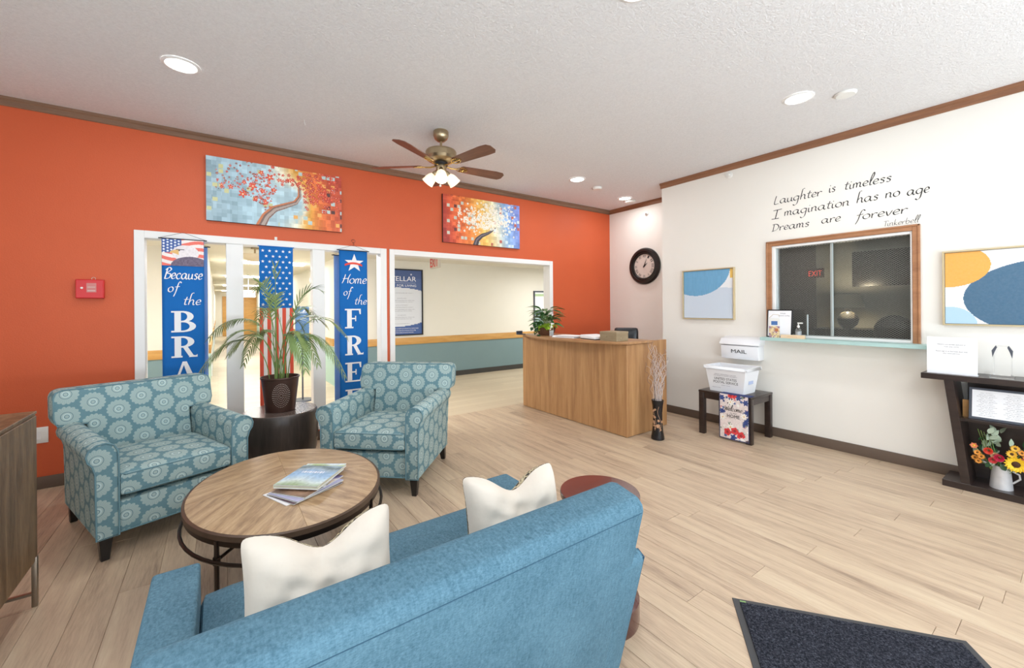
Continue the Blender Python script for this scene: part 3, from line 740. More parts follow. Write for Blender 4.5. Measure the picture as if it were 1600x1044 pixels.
# ---- magazines and books
def book(name, label, x, y, z, w, d, h, rz, cover, soft=False, group='books and magazines stacked on the coffee table'):
    t = thing(name, label, 'book' if not soft else 'magazine', (x, y, z), rz, group)
    ct_ = .0008 if soft else .0025
    if callable(cover):
        print_panel('cover', w, d, 40, 56, cover, t)
        c = t.children[-1]; c.rotation_euler = (-PI / 2, 0, 0); c.location = (0, -d / 2, h + .0006)
        c.rotation_euler = (-PI / 2, 0, 0)
        B(-w / 2, w / 2, -d / 2, d / 2, h - ct_, h).build('front_board', m_paper, t)
    else:
        B(-w / 2, w / 2, -d / 2, d / 2, h - ct_, h).build('cover', cover, t)
    B(-w / 2 + .001, w / 2 - .003, -d / 2 + .003, d / 2 - .003, ct_, h - ct_).build('pages', m_pages, t)
    B(-w / 2, w / 2, -d / 2, d / 2, 0, ct_).build('back_cover', m_paper, t)
    B(-w / 2 - .001, -w / 2 + .001, -d / 2, d / 2, 0, h).build('spine', m_pages if not soft else m_paper, t)
    return t
def cov(pal, seed):
    def f(x, z):
        c = np.zeros((len(x), 3)); zz = z / .28
        for k in range(3):
            base = np.interp(zz + .06 * np.sin(x * 30 + seed), [0, .2, .45, .6, .75, .85, 1], [p[k] for p in pal])
            c[:, k] = base + 22 * (hsh(np.floor(x * 90), np.floor(z * 60), seed) - .5)
        m = (np.abs(z - .17) < .012) & (np.abs(x - .105) < .07) & (np.sin(x * 420) > -.2); c[m] = (230, 232, 240)
        return c
    return f
pal1 = [(150, 172, 130), (206, 220, 222), (150, 186, 218), (140, 176, 212), (150, 170, 186), (96, 116, 120), (170, 196, 214)]
pal2 = [(160, 190, 215), (120, 160, 205), (205, 222, 232), (190, 210, 226), (150, 176, 90), (140, 165, 80), (214, 228, 236)]
pal3 = [(120, 96, 78), (190, 150, 120), (90, 96, 90), (210, 180, 150), (230, 220, 216), (120, 110, 160), (80, 70, 110)]
Z0 = TH
stack = [('magazine', 'thin cream magazine at the bottom of the coffee table stack, sticking out left', .350, 2.385, .003, .215, .28, -68, m_paper, 1),
         ('magazine', 'dark spined magazine second from the bottom of the stack', .368, 2.375, .004, .215, .28, -64, mat('plum_cover', (88, 66, 74), .4), 1),
         ('magazine', 'lilac magazine in the middle of the coffee table stack', .375, 2.380, .006, .215, .28, -60, mat('lilac_cover', (178, 178, 210), .35), 1),
         ('magazine', 'magazine with a colourful photo cover just under the two books', .385, 2.400, .005, .21, .275, -52, cov(pal3, 4), 1),
         ('hardcover_book', 'pale blue landscape hardback under the topmost book, shifted back', .432, 2.485, .014, .225, .285, -36, cov(pal2, 9), 0),
         ('hardcover_book', 'topmost blue sky hardback with cream page edges', .398, 2.425, .018, .235, .26, -41, cov(pal1, 2), 0)]
z = Z0
for nm, lb, x, y, h, w, d, a, cv, soft in stack:
    book(nm, lb, x, y, z, w, d, h, math.radians(a), cv, bool(soft)); z += h + .0004

# ---- dark oval drum stool with potted palm
DR = (.455, 4.225)
dt = thing('drum_table', 'dark stained wooden drum table under the potted palm', 'table', (DR[0], DR[1], 0))
MB().lathe([(.245, 0), (.262, .03), (.292, .15), (.305, .28), (.303, .40), (.296, .485), (.290, .495)], 48).build('body', m_drum, dt)
MB().lathe([(.290, .495), (.288, .5)], 48).build('top', m_drumtop, dt)
pot = thing('plant_pot', 'hammered bronze plant pot with silver embossing on the drum table', 'pot', (DR[0] - .005, DR[1] - .03, .5))
MB().lathe([(.112, 0), (.116, .004), (.148, .285), (.156, .290), (.156, .302), (.150, .302), (.146, .285), (.140, .26)], 40, caps=False).build('pot_body', m_hammer, pot)
MB().lathe([(.110, .001), (.112, .002)], 24).build('pot_base', m_hammer, pot)
MB().lathe([(.142, .255), (.142, .268)], 24).build('soil', m_soil, pot)
# embossed rosette facing the room
mb = MB(); az = math.atan2(-(DR[1]), -(DR[0])) + .05
for rr, nn in ((.012, 6), (.024, 12), (.037, 18), (.05, 24), (.063, 30), (.075, 34)):
    for k in range(nn):
        a = 2 * PI * k / nn; dx, dz = rr * math.cos(a) * .9, rr * math.sin(a) * 1.35
        zz = .15 + dz; R = .1135 + zz * .121; aa = az + dx / R
        mb.ell((R * math.cos(aa), R * math.sin(aa), zz), (.0038, .0038, .0042), 3)
mb.build('embossed_rosette', m_silver, pot, kind='stuff')

palm = thing('areca_palm', 'potted areca palm with arching green fronds', 'plant', (DR[0] - .005, DR[1] - .03, .77))
RG = Vector((R_.x, R_.y, 0)); FW = Vector((F_.x, F_.y, 0))
def frond(sx, dp, top, tip, droop, n=17, leaf=.22, seed=0, w=1.0):
    """sx: reach to the viewer's right, dp: reach away, top: apex height, tip: tip height"""
    r_ = random.Random(seed)
    p0 = Vector((r_.uniform(-.06, .06), r_.uniform(-.06, .06), .0)) + (RG * sx + FW * dp) * .06; side = RG * sx + FW * dp
    p3 = p0 + side + Vector((0, 0, tip)); p1 = p0 + side * .04 + Vector((0, 0, top * .70)); p2 = p0 + side * .50 + Vector((0, 0, top * 1.14))
    def bz(t): return p0 * (1 - t) ** 3 + p1 * 3 * t * (1 - t) ** 2 + p2 * 3 * t * t * (1 - t) + p3 * t ** 3
    path = [bz(k / 14) for k in range(15)]
    mb = MB(); mb.cur = 1; mb.tube(path, [.0045 - .0033 * k / 14 for k in range(15)], 5); mb.cur = 0
    for k in range(n):
        t = .44 + .54 * k / (n - 1); c = bz(t); d = (bz(min(1, t + .02)) - bz(t - .02)).normalized()
        up = Vector((0, 0, 1)); sd = d.cross(up)
        if sd.length < .2: sd = d.cross(RG)
        sd.normalize(); nn = sd.cross(d).normalized()
        ll = leaf * (1 - .55 * abs(2 * (t - .44) / .54 - .85)) * r_.uniform(.85, 1.1)
        for sg in (-1, 1):
            dirv = (sd * sg * .62 + d * .9 + nn * .12).normalized(); L_ = []
            a = c.copy(); v_ = dirv.copy(); wd = .0055 * w
            segs = 5; side_ = dirv.cross(nn).normalized()
            for q in range(segs + 1):
                f = q / segs; ww = wd * (math.sin(PI * min(1, f * .9 + .12)) ** .7) if q < segs else .0006
                L_.append(a + side_ * ww); L_.append(a - side_ * ww)
                v_ = (v_ + Vector((0, 0, -droop * (.12 + .1 * f)))).normalized(); a = a + v_ * (ll / segs)
            mb.add(L_, [(2 * q, 2 * q + 1, 2 * q + 3, 2 * q + 2) for q in range(segs)])
    tl = []
    me = mb.mesh('frond', [m_palm, m_stem], smooth=60)
    return link('frond', me, palm)
FR = [(-.66, .02, .66, .36, 1.3), (-.60, -.10, .52, -.02, 1.2), (-.50, .20, .60, .08, 1.3), (-.22, .10, .90, .80, .5), (.0, -.02, .95, .97, .1), (.36, -.02, .80, .78, .5),
      (.50, .10, .66, .36, 1.2), (.58, -.05, .58, .02, 1.3), (.44, -.16, .58, .14, 1.2), (-.44, -.22, .60, .14, 1.2), (.12, .34, .72, .52, .9), (-.35, .28, .72, .52, .9), (.34, -.24, .56, .10, 1.2), (-.12, .18, .84, .62, .8), (.34, .24, .62, .46, 1.0), (-.14, -.12, .70, .50, .9), (.18, .06, .60, .44, 1.0), (-.40, -.05, .50, .22, 1.1)]
for k, (a, b, c, d, e) in enumerate(FR):
    spear = k == 4
    frond(a, b, c, d, e, n=(4 if spear else 13 if e < .95 else 20), leaf=(.16 if spear else .17 if e < .95 else .225), seed=k, w=(1.6 if spear else 1.15))

# ---- mahogany side table by the loveseat
st = thing('side_table', 'round mahogany drum side table beyond the right arm of the loveseat', 'table', (1.412, 1.312, 0))
MB().lathe([(.174, .535), (.178, .54), (.178, .556), (.175, .56)], 48).build('tabletop', m_mahog, st)
MB().lathe([(.170, 0), (.172, .01), (.172, .10), (.150, .12), (.140, .30), (.150, .50), (.170, .52), (.172, .535)], 40).build('pedestal', m_mahog, st)

# ---- grey oak sideboard at the left edge
cb = thing('sideboard', 'weathered grey oak sideboard on metal legs at the left edge', 'cabinet', (-.715, 2.945, 0))
B(-.50, 0, -1.50, 0, .205, .905).build('carcass', m_cab, cb, bevel=.002, seg=1)
B(-.502, .004, -1.504, .004, .905, .918).build('top', m_cab, cb, bevel=.002, seg=1)
for k in range(3):
    d = B(0.0005, .006, -1.495 + k * .497, -1.003 + k * .497, .215, .898).build('door', m_cab, cb, bevel=.002, seg=1)
for y in (-.03, -1.47):
    lg = MB().box(-.008, .012, y - .010, y + .010, 0, .235).build('leg', m_steel, cb, bevel=.003)
    MB().box(-.49, -.46, y - .014, y + .014, 0, .205).build('leg', m_steel, cb, bevel=.003)
    MB().box(-.47, 0, y - .008, y + .008, .055, .068).build('stretcher', m_steel, lg)

# ---- reception desk
rd = thing('reception_desk', 'walnut laminate reception desk with a bowed counter', 'desk', (3.526, 2.877, 0))
B(0, .035, 0, 1.83, .006, .985).build('front_panel', m_desk, rd, bevel=.002, seg=1)
for k, (a, b) in enumerate(((.035, .47),)):
    B(a, b, 0.002, .027, .006, .985).build('side_panel', m_desk, rd, bevel=.002, seg=1)
B(.035, .47, 1.80, 1.828, .006, .985).build('side_panel', m_desk, rd, bevel=.002, seg=1)
B(.42, .77, .045, .073, .006, 1.005).build('wing_panel', m_desk, rd, bevel=.002, seg=1)
B(.20, .64, .073, 1.78, .71, .735).build('work_surface', m_desktop, rd, bevel=.002, seg=1)
B(.36, .38, .3, 1.7, .006, .71).build('modesty_panel', m_desk, rd)
pts = [(.44, -.02), (.44, 1.83)] + [(-.005 - .215 * math.sin(PI * (1 - k / 20)) ** .8, -.02 + 1.85 * (1 - k / 20)) for k in range(21)]
MB().prism(pts, 2, .990, 1.018).build('counter_top', m_desktop, rd, bevel=.003, seg=2)
for k in range(5): B(.005, .30, .1 + k * .4, .12 + k * .4, .96, .99).build('bracket', m_desk, rd)

# things on the counter (z = 1.018)
CZ = 1.018
pb = thing('basket_planter', 'brown wicker planter of mixed greenery at the far end of the counter', 'plant', (3.60, 4.28, CZ))
MB().lathe([(.075, 0), (.095, .05), (.102, .10), (.098, .102), (.09, .05)], 24, sx=1.25, sy=1.25, caps=False).build('basket', m_wicker, pb)
MB().lathe([(.11, .075), (.11, .085)], 20).build('soil', m_soil, pb)
def leafmesh(name, L_, Wd, bend, m, fold=.2):
    mb = MB(); vs = []; n_ = 6
    for q in range(n_ + 1):
        f = q / n_; w = Wd / 2 * math.sin(PI * min(1, f ** .8)) + .0005; y = L_ * (f - bend * .25 * f * f); z = -bend * L_ * f * f * .8
        vs += [(-w, y, z + fold * w), (0, y, z), (w, y, z + fold * w)]
    mb.add(vs, [(3 * q + a, 3 * q + a + 1, 3 * q + a + 4, 3 * q + a + 3) for q in range(n_) for a in (0, 1)])
    return mb.mesh(name, m, smooth=60)
lily = leafmesh('leaf', .21, .062, .55, m_leafd); lime = leafmesh('leaf', .085, .06, .5, m_leafl); ivy = leafmesh('leaf', .06, .045, .4, m_leafg)
rr = random.Random(3)
for k in range(62):
    a = k * 2.4; h = rr.uniform(.14, .36); rad = rr.uniform(.02, .10); c = Vector((rad * math.cos(a), rad * math.sin(a), h))
    link('leaf', lily, pb, loc=c, rot=(rr.uniform(.0, .75), rr.uniform(-.3, .3), a - PI / 2))
    MB().tube([(rad * .3 * math.cos(a), rad * .3 * math.sin(a), .08), tuple(c)], .002, 4).build('stalk', m_stem, pb)
for k in range(26):
    a = rr.uniform(0, 2 * PI); rad = rr.uniform(.04, .11)
    if rr.random() < .6: a = math.atan2(-4.3, -3.6) + rr.uniform(-1.1, 1.1); rad = rr.uniform(.08, .125)
    link('leaf', lime, pb, loc=(rad * math.cos(a), rad * math.sin(a), rr.uniform(.10, .16)), rot=(rr.uniform(-.5, .4), rr.uniform(-.4, .4), a - PI / 2 + rr.uniform(-.5, .5)))
for k in range(26):
    f = k / 25; side = RG * (-.10 - .07 * math.sin(f * 3)) - FW * (.06 + .10 * f)
    link('leaf', ivy, pb, loc=side + Vector((rr.uniform(-.03, .03), rr.uniform(-.03, .03), .20 - .20 * f)), rot=(rr.uniform(-1, .4), rr.uniform(-.6, .6), rr.uniform(0, 6.28)))
sb = thing('pump_bottle', 'clear pump bottle beside the wicker planter on the counter', 'bottle', (3.48, 4.03, CZ))
def pump(t, s=1.0):
    MB().lathe([(.026 * s, 0), (.028 * s, .01 * s), (.028 * s, .09 * s), (.012 * s, .115 * s), (.012 * s, .12 * s)], 18).build('bottle_body', m_glass, t)
    MB().lathe([(.023 * s, .008 * s), (.023 * s, .075 * s)], 14).build('liquid', mat('clear_gel', (226, 232, 236), .1), t)
    MB().lathe([(.013 * s, .115 * s), (.013 * s, .135 * s), (.005 * s, .137 * s), (.005 * s, .16 * s)], 12).build('cap', m_offwhite, t)
    MB().box(-.008 * s, .04 * s, -.007 * s, .007 * s, .155 * s, .168 * s).build('pump_head', m_offwhite, t, bevel=.002)
pump(sb)
bn = thing('ring_binder', 'open white papers and binder on the counter beside the pump bottle', 'papers', (3.54, 3.78, CZ), .2)
B(-.12, .12, -.17, .17, 0, .012).build('lower_cover', m_paper, bn, bevel=.002)
B(-.11, .11, -.16, .16, .012, .024).build('page_block', m_paper, bn)
B(-.135, .105, -.20, .12, .024, .0255).build('loose_sheet', m_paper, bn)
bn = thing('paper_stack', 'white binder with a loose sheet left of the taupe box', 'papers', (3.60, 3.38, CZ), -.15)
B(-.12, .12, -.14, .14, 0, .010).build('lower_cover', m_blackframe, bn, bevel=.002)
B(-.125, .115, -.14, .14, .010, .036).build('page_block', m_paper, bn, bevel=.002)
MB().hull8([(-.12, -.13, .036), (.12, -.13, .036), (.12, .14, .036), (-.12, .14, .036)], [(-.12, -.13, .038), (.12, -.13, .038), (.12, .14, .048), (-.12, .14, .048)]).build('loose_sheet', m_paper, bn)
t = thing('storage_box', 'taupe wooden latched box on the counter near the desk corner', 'box', (3.57, 3.085, CZ), .03)
B(-.10, .10, -.115, .115, 0, .082).build('box_body', m_cardb, t, bevel=.002, seg=1); B(-.102, .102, -.117, .117, .082, .104).build('lid', m_cardb, t, bevel=.002, seg=1)
MB().ell((-.103, 0.02, .05), (.005, .008, .006), 5).build('latch', m_brass, t); MB().ell((-.03, -.118, .035), (.006, .004, .006), 5).build('latch', m_brass, t)
tray = thing('business_card_tray', 'small dark card tray at the far left end of the counter', 'tray', (3.40, 4.58, CZ))
B(-.05, .05, -.04, .04, 0, .012).build('tray_base', m_slate, tray); B(-.05, .05, .03, .04, .012, .05).build('tray_back', m_slate, tray)
oc = thing('office_chair', 'black padded office chair showing behind the desk', 'chair', (4.70, 3.84, 0), math.radians(-54))
MB().cushion((0, .0, .86), (.165, .035, .235), .034, (0, .02, 0), 8).build('backrest', m_chair_black, oc)
MB().cushion((0, -.24, .47), (.24, .23, .045), .04, (0, 0, .01), 8).build('seat', m_chair_black, oc)
MB().box(-.03, .03, -.02, .01, .42, .7).build('back_post', m_chair_black, oc)
MB().lathe([(.025, .08), (.025, .43)], 12).build('gas_column', m_alum, oc)
for k in range(5):
    a = 2 * PI * k / 5; l = MB().tube([(0, 0, .1), (.26 * math.cos(a), .26 * math.sin(a), .07)], .018, 6).build('leg', m_chair_black, oc)
    MB().ell((.26 * math.cos(a), .26 * math.sin(a), .03), (.03, .03, .03), 5).build('castor', m_chair_black, l)

# ---- floor vase with curly willow
vz = thing('floor_vase', 'tall black vase with peach blossom decoration beside the reception desk', 'vase', (3.765, 2.672, 0))
VP = [(.064, 0), (.068, .006), (.066, .03), (.055, .09), (.047, .20), (.047, .28), (.054, .36), (.062, .405), (.062, .411), (.056, .411), (.05, .36), (.04, .25)]
MB().lathe(VP, 32, caps=False).build('vase_body', m_vase, vz); MB().lathe([(.063, .0005), (.064, .003)], 20).build('vase_base', m_vase, vz)
def vr(z): return np.interp(z, [p[1] for p in VP[:9]], [p[0] for p in VP[:9]])
vaz = math.atan2(-2.67, -3.76); bl = MB(); br_ = MB()
def vpt(dx, z, e=.0012):
    R = vr(z) + e; a = vaz + dx / R; return Vector((R * math.cos(a), R * math.sin(a), z))
rv = random.Random(11)
for k in range(22):
    dx = rv.uniform(-.045, .05); z = rv.uniform(.10, .19) if k < 14 else rv.uniform(.19, .33); dx = dx if k < 14 else -.03 + .04 * math.sin(z * 40) 
    s_z = rv.uniform(.008, .013)
    for q in range(5):
        a = 2 * PI * q / 5 + k; bl.ell(vpt(dx + s_z * .7 * math.cos(a), z + s_z * .7 * math.sin(a)), (.0045 * s_z / .01,) * 3, 3)
bl.build('blossoms', m_peach, vz, kind='stuff')
br_.tube([vpt(.02 + .02 * math.sin(t_ * 6), .09 + t_ * .26) for t_ in np.linspace(0, 1, 14)], .0014, 4); br_.tube([vpt(-.03 + .015 * math.sin(t_ * 5), .10 + t_ * .22) for t_ in np.linspace(0, 1, 14)], .0014, 4)
br_.build('painted_branch', m_peach, vz)
tw = thing('willow_bundle', 'silvery curly willow twigs standing in the black floor vase', 'dried branches', (3.765, 2.672, .05))
for k in range(40):
    a = rv.uniform(0, 2 * PI); sp_ = rv.uniform(.01, .11); hh = rv.uniform(.72, .96); cur = rv.uniform(.012, .030); ph = rv.uniform(0, 6); fq = rv.uniform(26, 42)
    path = []
    for q in range(44):
        f = q / 43; z = f * hh; r0 = .018 + sp_ * f ** 1.6; cw = max(0, (f - .45) / .55) * cur
        path.append((r0 * math.cos(a) + cw * math.sin(fq * f + ph), r0 * math.sin(a) + cw * math.cos(fq * f * 1.1 + ph), z + cw * .8 * math.sin(fq * f)))
    MB().tube(path, [.0028 - .0016 * q / 43 for q in range(44)], 4).build('twig', m_twig if k % 4 else m_twigd, tw)

# ---- mail bench with tub and garden flag
mt = thing('side_bench', 'dark espresso square-legged table under the postal tub', 'table', (4.315, 1.985, 0))
BW, BD, BH = .555, .475, .475
B(0, BD, 0, BW, BH - .022, BH).build('tabletop', m_espresso, mt, bevel=.004)
for x in (0.004, BD - .056):
    for y in (0.002, BW - .060): B(x, x + .052, y, y + .058, 0, BH - .0225).build('leg', m_espresso, mt, bevel=.003)
B(.012, .034, .05, BW - .05, BH - .085, BH - .0225).build('apron', m_espresso, mt); B(BD - .034, BD - .012, .05, BW - .05, BH - .085, BH - .0225).build('apron', m_espresso, mt)
B(.05, BD - .05, .010, .032, BH - .085, BH - .0225).build('apron', m_espresso, mt); B(.05, BD - .05, BW - .032, BW - .010, BH - .085, BH - .0225).build('apron', m_espresso, mt)
FRM = -PI / 2     # local x -> -v, local y -> +u : things that face the room from the cream wall side
tub = thing('postal_tub', 'white corrugated mail tub reading UNITED STATES POSTAL SERVICE on the dark table', 'tub', (4.52, 2.275, BH), FRM)
bw, bd, tw_, td, hh = .175, .125, .215, .155, .27
def shell(b, tp, z0, z1, th):
    pass
o_b = [(-bw, -bd, 0), (bw, -bd, 0), (bw, bd, 0), (-bw, bd, 0)]; o_t = [(-tw_, -td, hh), (tw_, -td, hh), (tw_, td, hh), (-tw_, td, hh)]
k_ = .97; i_t = [(x * k_, y * k_, z) for x, y, z in o_t]; i_b = [(x * k_, y * k_, .006) for x, y, z in o_b]
mb = MB(); mb.add(o_b + o_t + i_t + i_b, [(3, 2, 1, 0), (12, 13, 14, 15)] + [(i, (i + 1) % 4, 4 + (i + 1) % 4, 4 + i) for i in range(4)] + [(4 + i, 4 + (i + 1) % 4, 8 + (i + 1) % 4, 8 + i) for i in range(4)] + [(8 + i, 8 + (i + 1) % 4, 12 + (i + 1) % 4, 12 + i) for i in range(4)])
mb.build('tub_body', m_tub, tub, smooth=0)
mb = MB(); e = .012
for z0_, k2 in ((hh - .028, 1.0),):
    a, b = tw_ + e, td + e
    for (x0_, x1_, y0_, y1_) in ((-a, a, -b, -b + .016), (-a, a, b - .016, b), (-a, -a + .016, -b, b), (a - .016, a, -b, b)): mb.box(x0_, x1_, y0_, y1_, z0_, hh + .004)
mb.build('rim', m_tub, tub, bevel=.003)
def tubtext(body, h, z, w, m=m_darktxt, x=0):
    yy = -(bd + (td - bd) * z / hh) - .0015
    o = text(body, h, x, 0, 0, m, tub, width=w); o.location = (0, yy, z); o.rotation_euler = (math.atan((td - bd) / hh), 0, 0)
tubtext('UNITED STATES', .027, .128, .235, m_darktxt); tubtext('POSTAL SERVICE', .027, .092, .26, m_darktxt)
mg = m_greytxt
tubtext('WARNING: MAXIMUM PENALTY FOR THEFT', .008, .185, .23, mg); tubtext('OR MISUSE OF POSTAL PROPERTY', .008, .170, .25, mg); tubtext('usps.com', .008, .07, .09, mg)
tubtext('PROPERTY OF USPS', .007, .04, .09, mg, -.10)
xx = bw + (tw_ - bw) * .45
sl = B(-.05, .05, 0, .001, 0, .09).build('side_label', mat('pale_blue_label', (176, 190, 222), .6), tub); sl.location = (xx + .002, 0, .10); sl.rotation_euler = (0, math.atan((tw_ - bw) / hh), 0); sl.rotation_euler = (0, 0, PI / 2)
mbx = thing('mailbox', 'white slanted mailbox lettered MAIL on the cream wall', 'mailbox', (UW - .001, 2.29, .80), FRM)
P = [(0, 0), (-.13, 0), (-.145, .15), (-.155, .165), (-.12, .235), (0, .255)]
MB().prism(P[:3] + [(0, .165)], 0, -.20, .20).build('box_body', m_tub, mbx, bevel=.005)
MB().prism([(0, .166), (-.152, .157), (-.155, .168), (-.11, .225), (0, .25)], 0, -.215, .215).build('lid', m_tub, mbx, bevel=.006)
o = text('MAIL', .042, 0, 0, 0, m_darktxt, mbx, width=.165); o.location = (0, -.1405, .068); o.rotation_euler = (math.atan(.1), 0, 0)
# garden flag hanging over the table edge
gf = thing('garden_flag', 'floral navy-edged flag reading Welcome HOME draped over the table front', 'flag', (4.308, 2.150, 0), FRM)
def flagpaint(x, z):
    c = np.zeros((len(x), 3)); c[:] = (232, 218, 214); W_, H_ = .30, .46
    c += 18 * (hsh(np.floor(x * 80), np.floor(z * 80), 1)[:, None] - .5)
    r1 = np.random.default_rng(4)
    def blob(cx, cz, r, col, pet=5, jag=.25):
        d = np.hypot(x - cx, z - cz); a = np.arctan2(z - cz, x - cx); m = d < r * (1 + jag * np.cos(pet * a)); c[m] = np.array(col) + 30 * (hsh(np.floor(x[m] * 160), np.floor(z[m] * 160), 3)[:, None] - .5)
    for k in range(70):
        cx, cz = r1.uniform(0, W_), r1.uniform(0, H_)
        if abs(cx - .15) < .09 and .2 < cz < .36: continue
        blob(cx, cz, r1.uniform(.008, .017), [(44, 70, 130), (60, 90, 150), (120, 140, 120), (214, 150, 150), (250, 246, 240), (90, 60, 70)][k % 6])
    for cx, cz in ((.03, .42), (.27, .40), (.28, .30), (.03, .28), (.27, .20), (.2, .44)): blob(cx, cz, .026, (34, 62, 132), 6)
    for cx, cz, r in ((.04, .22, .03), (.12, .13, .032), (.25, .26, .026), (.12, .385, .028)): blob(cx, cz, r, (246, 240, 232), 8, .35); blob(cx, cz, r * .25, (236, 190, 90))
    for cx, cz, r in ((.09, .075, .036), (.16, .095, .036), (.22, .06, .038), (.15, .455, .03), (.12, .455, .03)): blob(cx, cz, r, (222, 44, 50), 5, .12); blob(cx, cz, r * .4, (160, 20, 30))
    blob(.15, .03, .028, (30, 60, 130)); blob(.23, .02, .02, (250, 244, 240), 8, .3)
    m = (x < .010) | (x > W_ - .010) | (z < .010); c[m] = (32, 42, 84)
    return c
print_panel('flag_cloth', .30, .46, 100, 150, flagpaint, gf, y=-.006, z0=.018, wave=lambda X, Z: -.004 - .008 * np.sin(X * 16) * (1 - Z / .46))
B(-.15, .15, -.003, .10, BH + .001, BH + .004).build('flag_fold', mat('navy_flag_hem', (44, 58, 110), .8), gf)
mb = MB(); script_word(mb, 'Welcome', -.09, .09, .315, -.0185, .026, .22); mb.build('lettering', m_darktxt, gf, smooth=0)
text('to our', .014, 0, -.0185, .288, m_darktxt, gf, width=.07); text('HOME', .036, 0, -.0185, .245, m_darktxt, gf, width=.125)

# ---- console table at the right
cs_ = thing('console_table', 'espresso console with slanted sides against the cream wall', 'table', (4.55, .807, 0))
LN = 1.30
B(0, .29, -LN, 0, .812, .855).build('tabletop', m_espresso, cs_, bevel=.002, seg=1)
B(0, .29, -LN + .115, -.115, 0, .050).build('plinth', m_espresso, cs_, bevel=.002, seg=1)
for sg in (0, 1):
    f = (lambda y: y) if sg == 0 else (lambda y: -LN - y)
    MB().hull8([(.005, f(-.213), .05), (.285, f(-.213), .05), (.285, f(-.263), .05), (.005, f(-.263), .05)], [(.005, f(-.127), .812), (.285, f(-.127), .812), (.285, f(-.177), .812), (.005, f(-.177), .812)]).build('side_panel', m_espresso, cs_)
B(.02, .285, -LN + .20, -.20, .515, .535).build('shelf', m_espresso, cs_)
B(.27, .285, -LN + .22, -.22, .05, .81).build('back_panel', m_espresso, cs_)
TZ = .855
# framed notice on top
nt = thing('tabletop_notice', 'blank-looking white printed notice standing on the console', 'sign', (4.60, .645, TZ), FRM)
B(-.135, .135, 0, .004, 0, .285).build('acrylic_sheet', m_paper, nt, bevel=.001, seg=1)
B(-.135, .135, .004, .06, 0, .004).build('foot', m_paper, nt)
text('Memory care families welcome to', .010, 0, -.0008, .225, m_greytxt, nt, width=.15); text('visit any time', .010, 0, -.0008, .208, m_greytxt, nt, width=.08)
text('Please sign in at the front desk with', .010, 0, -.0008, .172, m_greytxt, nt, width=.17); text('your name and time', .010, 0, -.0008, .156, m_greytxt, nt, width=.09)
aw = thing('glass_award', 'clear faceted glass award standing on the console', 'award', (4.63, .393, TZ), FRM)
B(-.058, .058, -.03, .03, 0, .022).build('award_base', m_glass, aw, bevel=.002, seg=1)
MB().prism([(-.045, .022), (.045, .022), (.045, .19), (.028, .235), (-.028, .235), (-.045, .19)], 1, -.012, .012).build('award_body', m_glass, aw, bevel=.005, seg=1)
for sx in (-1, 1): MB().prism([(sx * .046, .15), (sx * .050, .20), (sx * .03, .238), (sx * .024, .225), (sx * .036, .19)], 1, -.014, .014).build('dark_facet', m_slate, aw, bevel=.001, seg=1)
fn_ = thing('framed_document', 'slate-framed two-column document leaning on the console shelf', 'picture frame', (4.62, .405, .535), FRM, rot=(math.radians(-8), 0, FRM))
B(-.155, .155, 0, .012, 0, .235).build('frame', m_slate, fn_, bevel=.002, seg=1); B(-.138, .138, -.001, 0, .018, .218).build('document', m_paper, fn_)
for k in range(14):
    for x in (-.065, .065): text(['Mon - Fri hours', 'open to residents', 'and their guests'][k % 3], .005, x, -.0016, .195 - k * .0125, m_greytxt, fn_, width=.06 + .02 * (k % 3))
gb = thing('small_keepsake', 'small golden framed keepsake beside the slate frame on the shelf', 'ornament', (4.66, .575, .535), FRM)
B(-.02, .02, 0, .01, 0, .13).build('panel', mat('ochre_panel', (170, 124, 70), .5, var=.3, vscale=20), gb)
# galvanised pitcher and flowers
pt_ = thing('tin_pitcher', 'white-washed tin pitcher on the console plinth', 'pitcher', (4.66, .405, .05), FRM)
MB().lathe([(.058, 0), (.058, .01), (.046, .15), (.048, .165), (.044, .165), (.042, .14)], 28, caps=False).build('pitcher_body', m_tin, pt_)
MB().lathe([(.056, .001), (.057, .004)], 20).build('pitcher_base', m_tin, pt_)
MB().tube([(.045, 0, .14), (.085, 0, .12), (.088, 0, .09), (.054, 0, .05)], .006, 6).build('handle', m_tin, pt_)
MB().tube([(-.045, -.01, .15), (-.07, -.02, .165), (-.085, -.02, .175)], [.014, .010, .006], 8).build('spout', m_tin, pt_)
bq = thing('silk_flower_bouquet', 'mixed bouquet with sunflowers and coral roses in the tin pitcher', 'flowers', (4.65, .405, .19), FRM)
def daisy(name, x, z, y, r, col, ccol, n=13, seedr=.35, cup=.3):
    mp = mat(name + '_petal', col, .6, var=.15, vscale=60); mc = mat(name + '_centre', ccol, .9)
    mb = MB()
    for layer_ in (0, 1):
        for k in range(n):
            a = 2 * PI * k / n + layer_ * PI / n; rr_ = r * (1 - .15 * layer_)
            d = (math.cos(a), math.sin(a)); p = (-d[1], d[0]); yy = -.004 * layer_
            vs = [(d[0] * rr_ * f + p[0] * w * r * .2, yy - cup * r * f * f + .0, d[1] * rr_ * f + p[1] * w * r * .2) for f, w in ((.2, -.7), (.2, .7), (.65, 1), (1.0, 0), (.65, -1))]
            mb.add(vs, [(0, 1, 2, 3, 4)])
    o = mb.build('flower', mp, bq, smooth=0); o.location = (x, y, z); o.rotation_euler = (rr.uniform(-.2, .2), 0, 0)
    MB().ell((0, -.004, 0), (r * seedr, r * .2, r * seedr), 6).build('flower_centre', mc, o)
    MB().tube([(x * .2, 0, -.05), (x * .6, y * .6, z * .5), (x, y + .006, z)], .002, 4).build('stem', m_stem, bq)
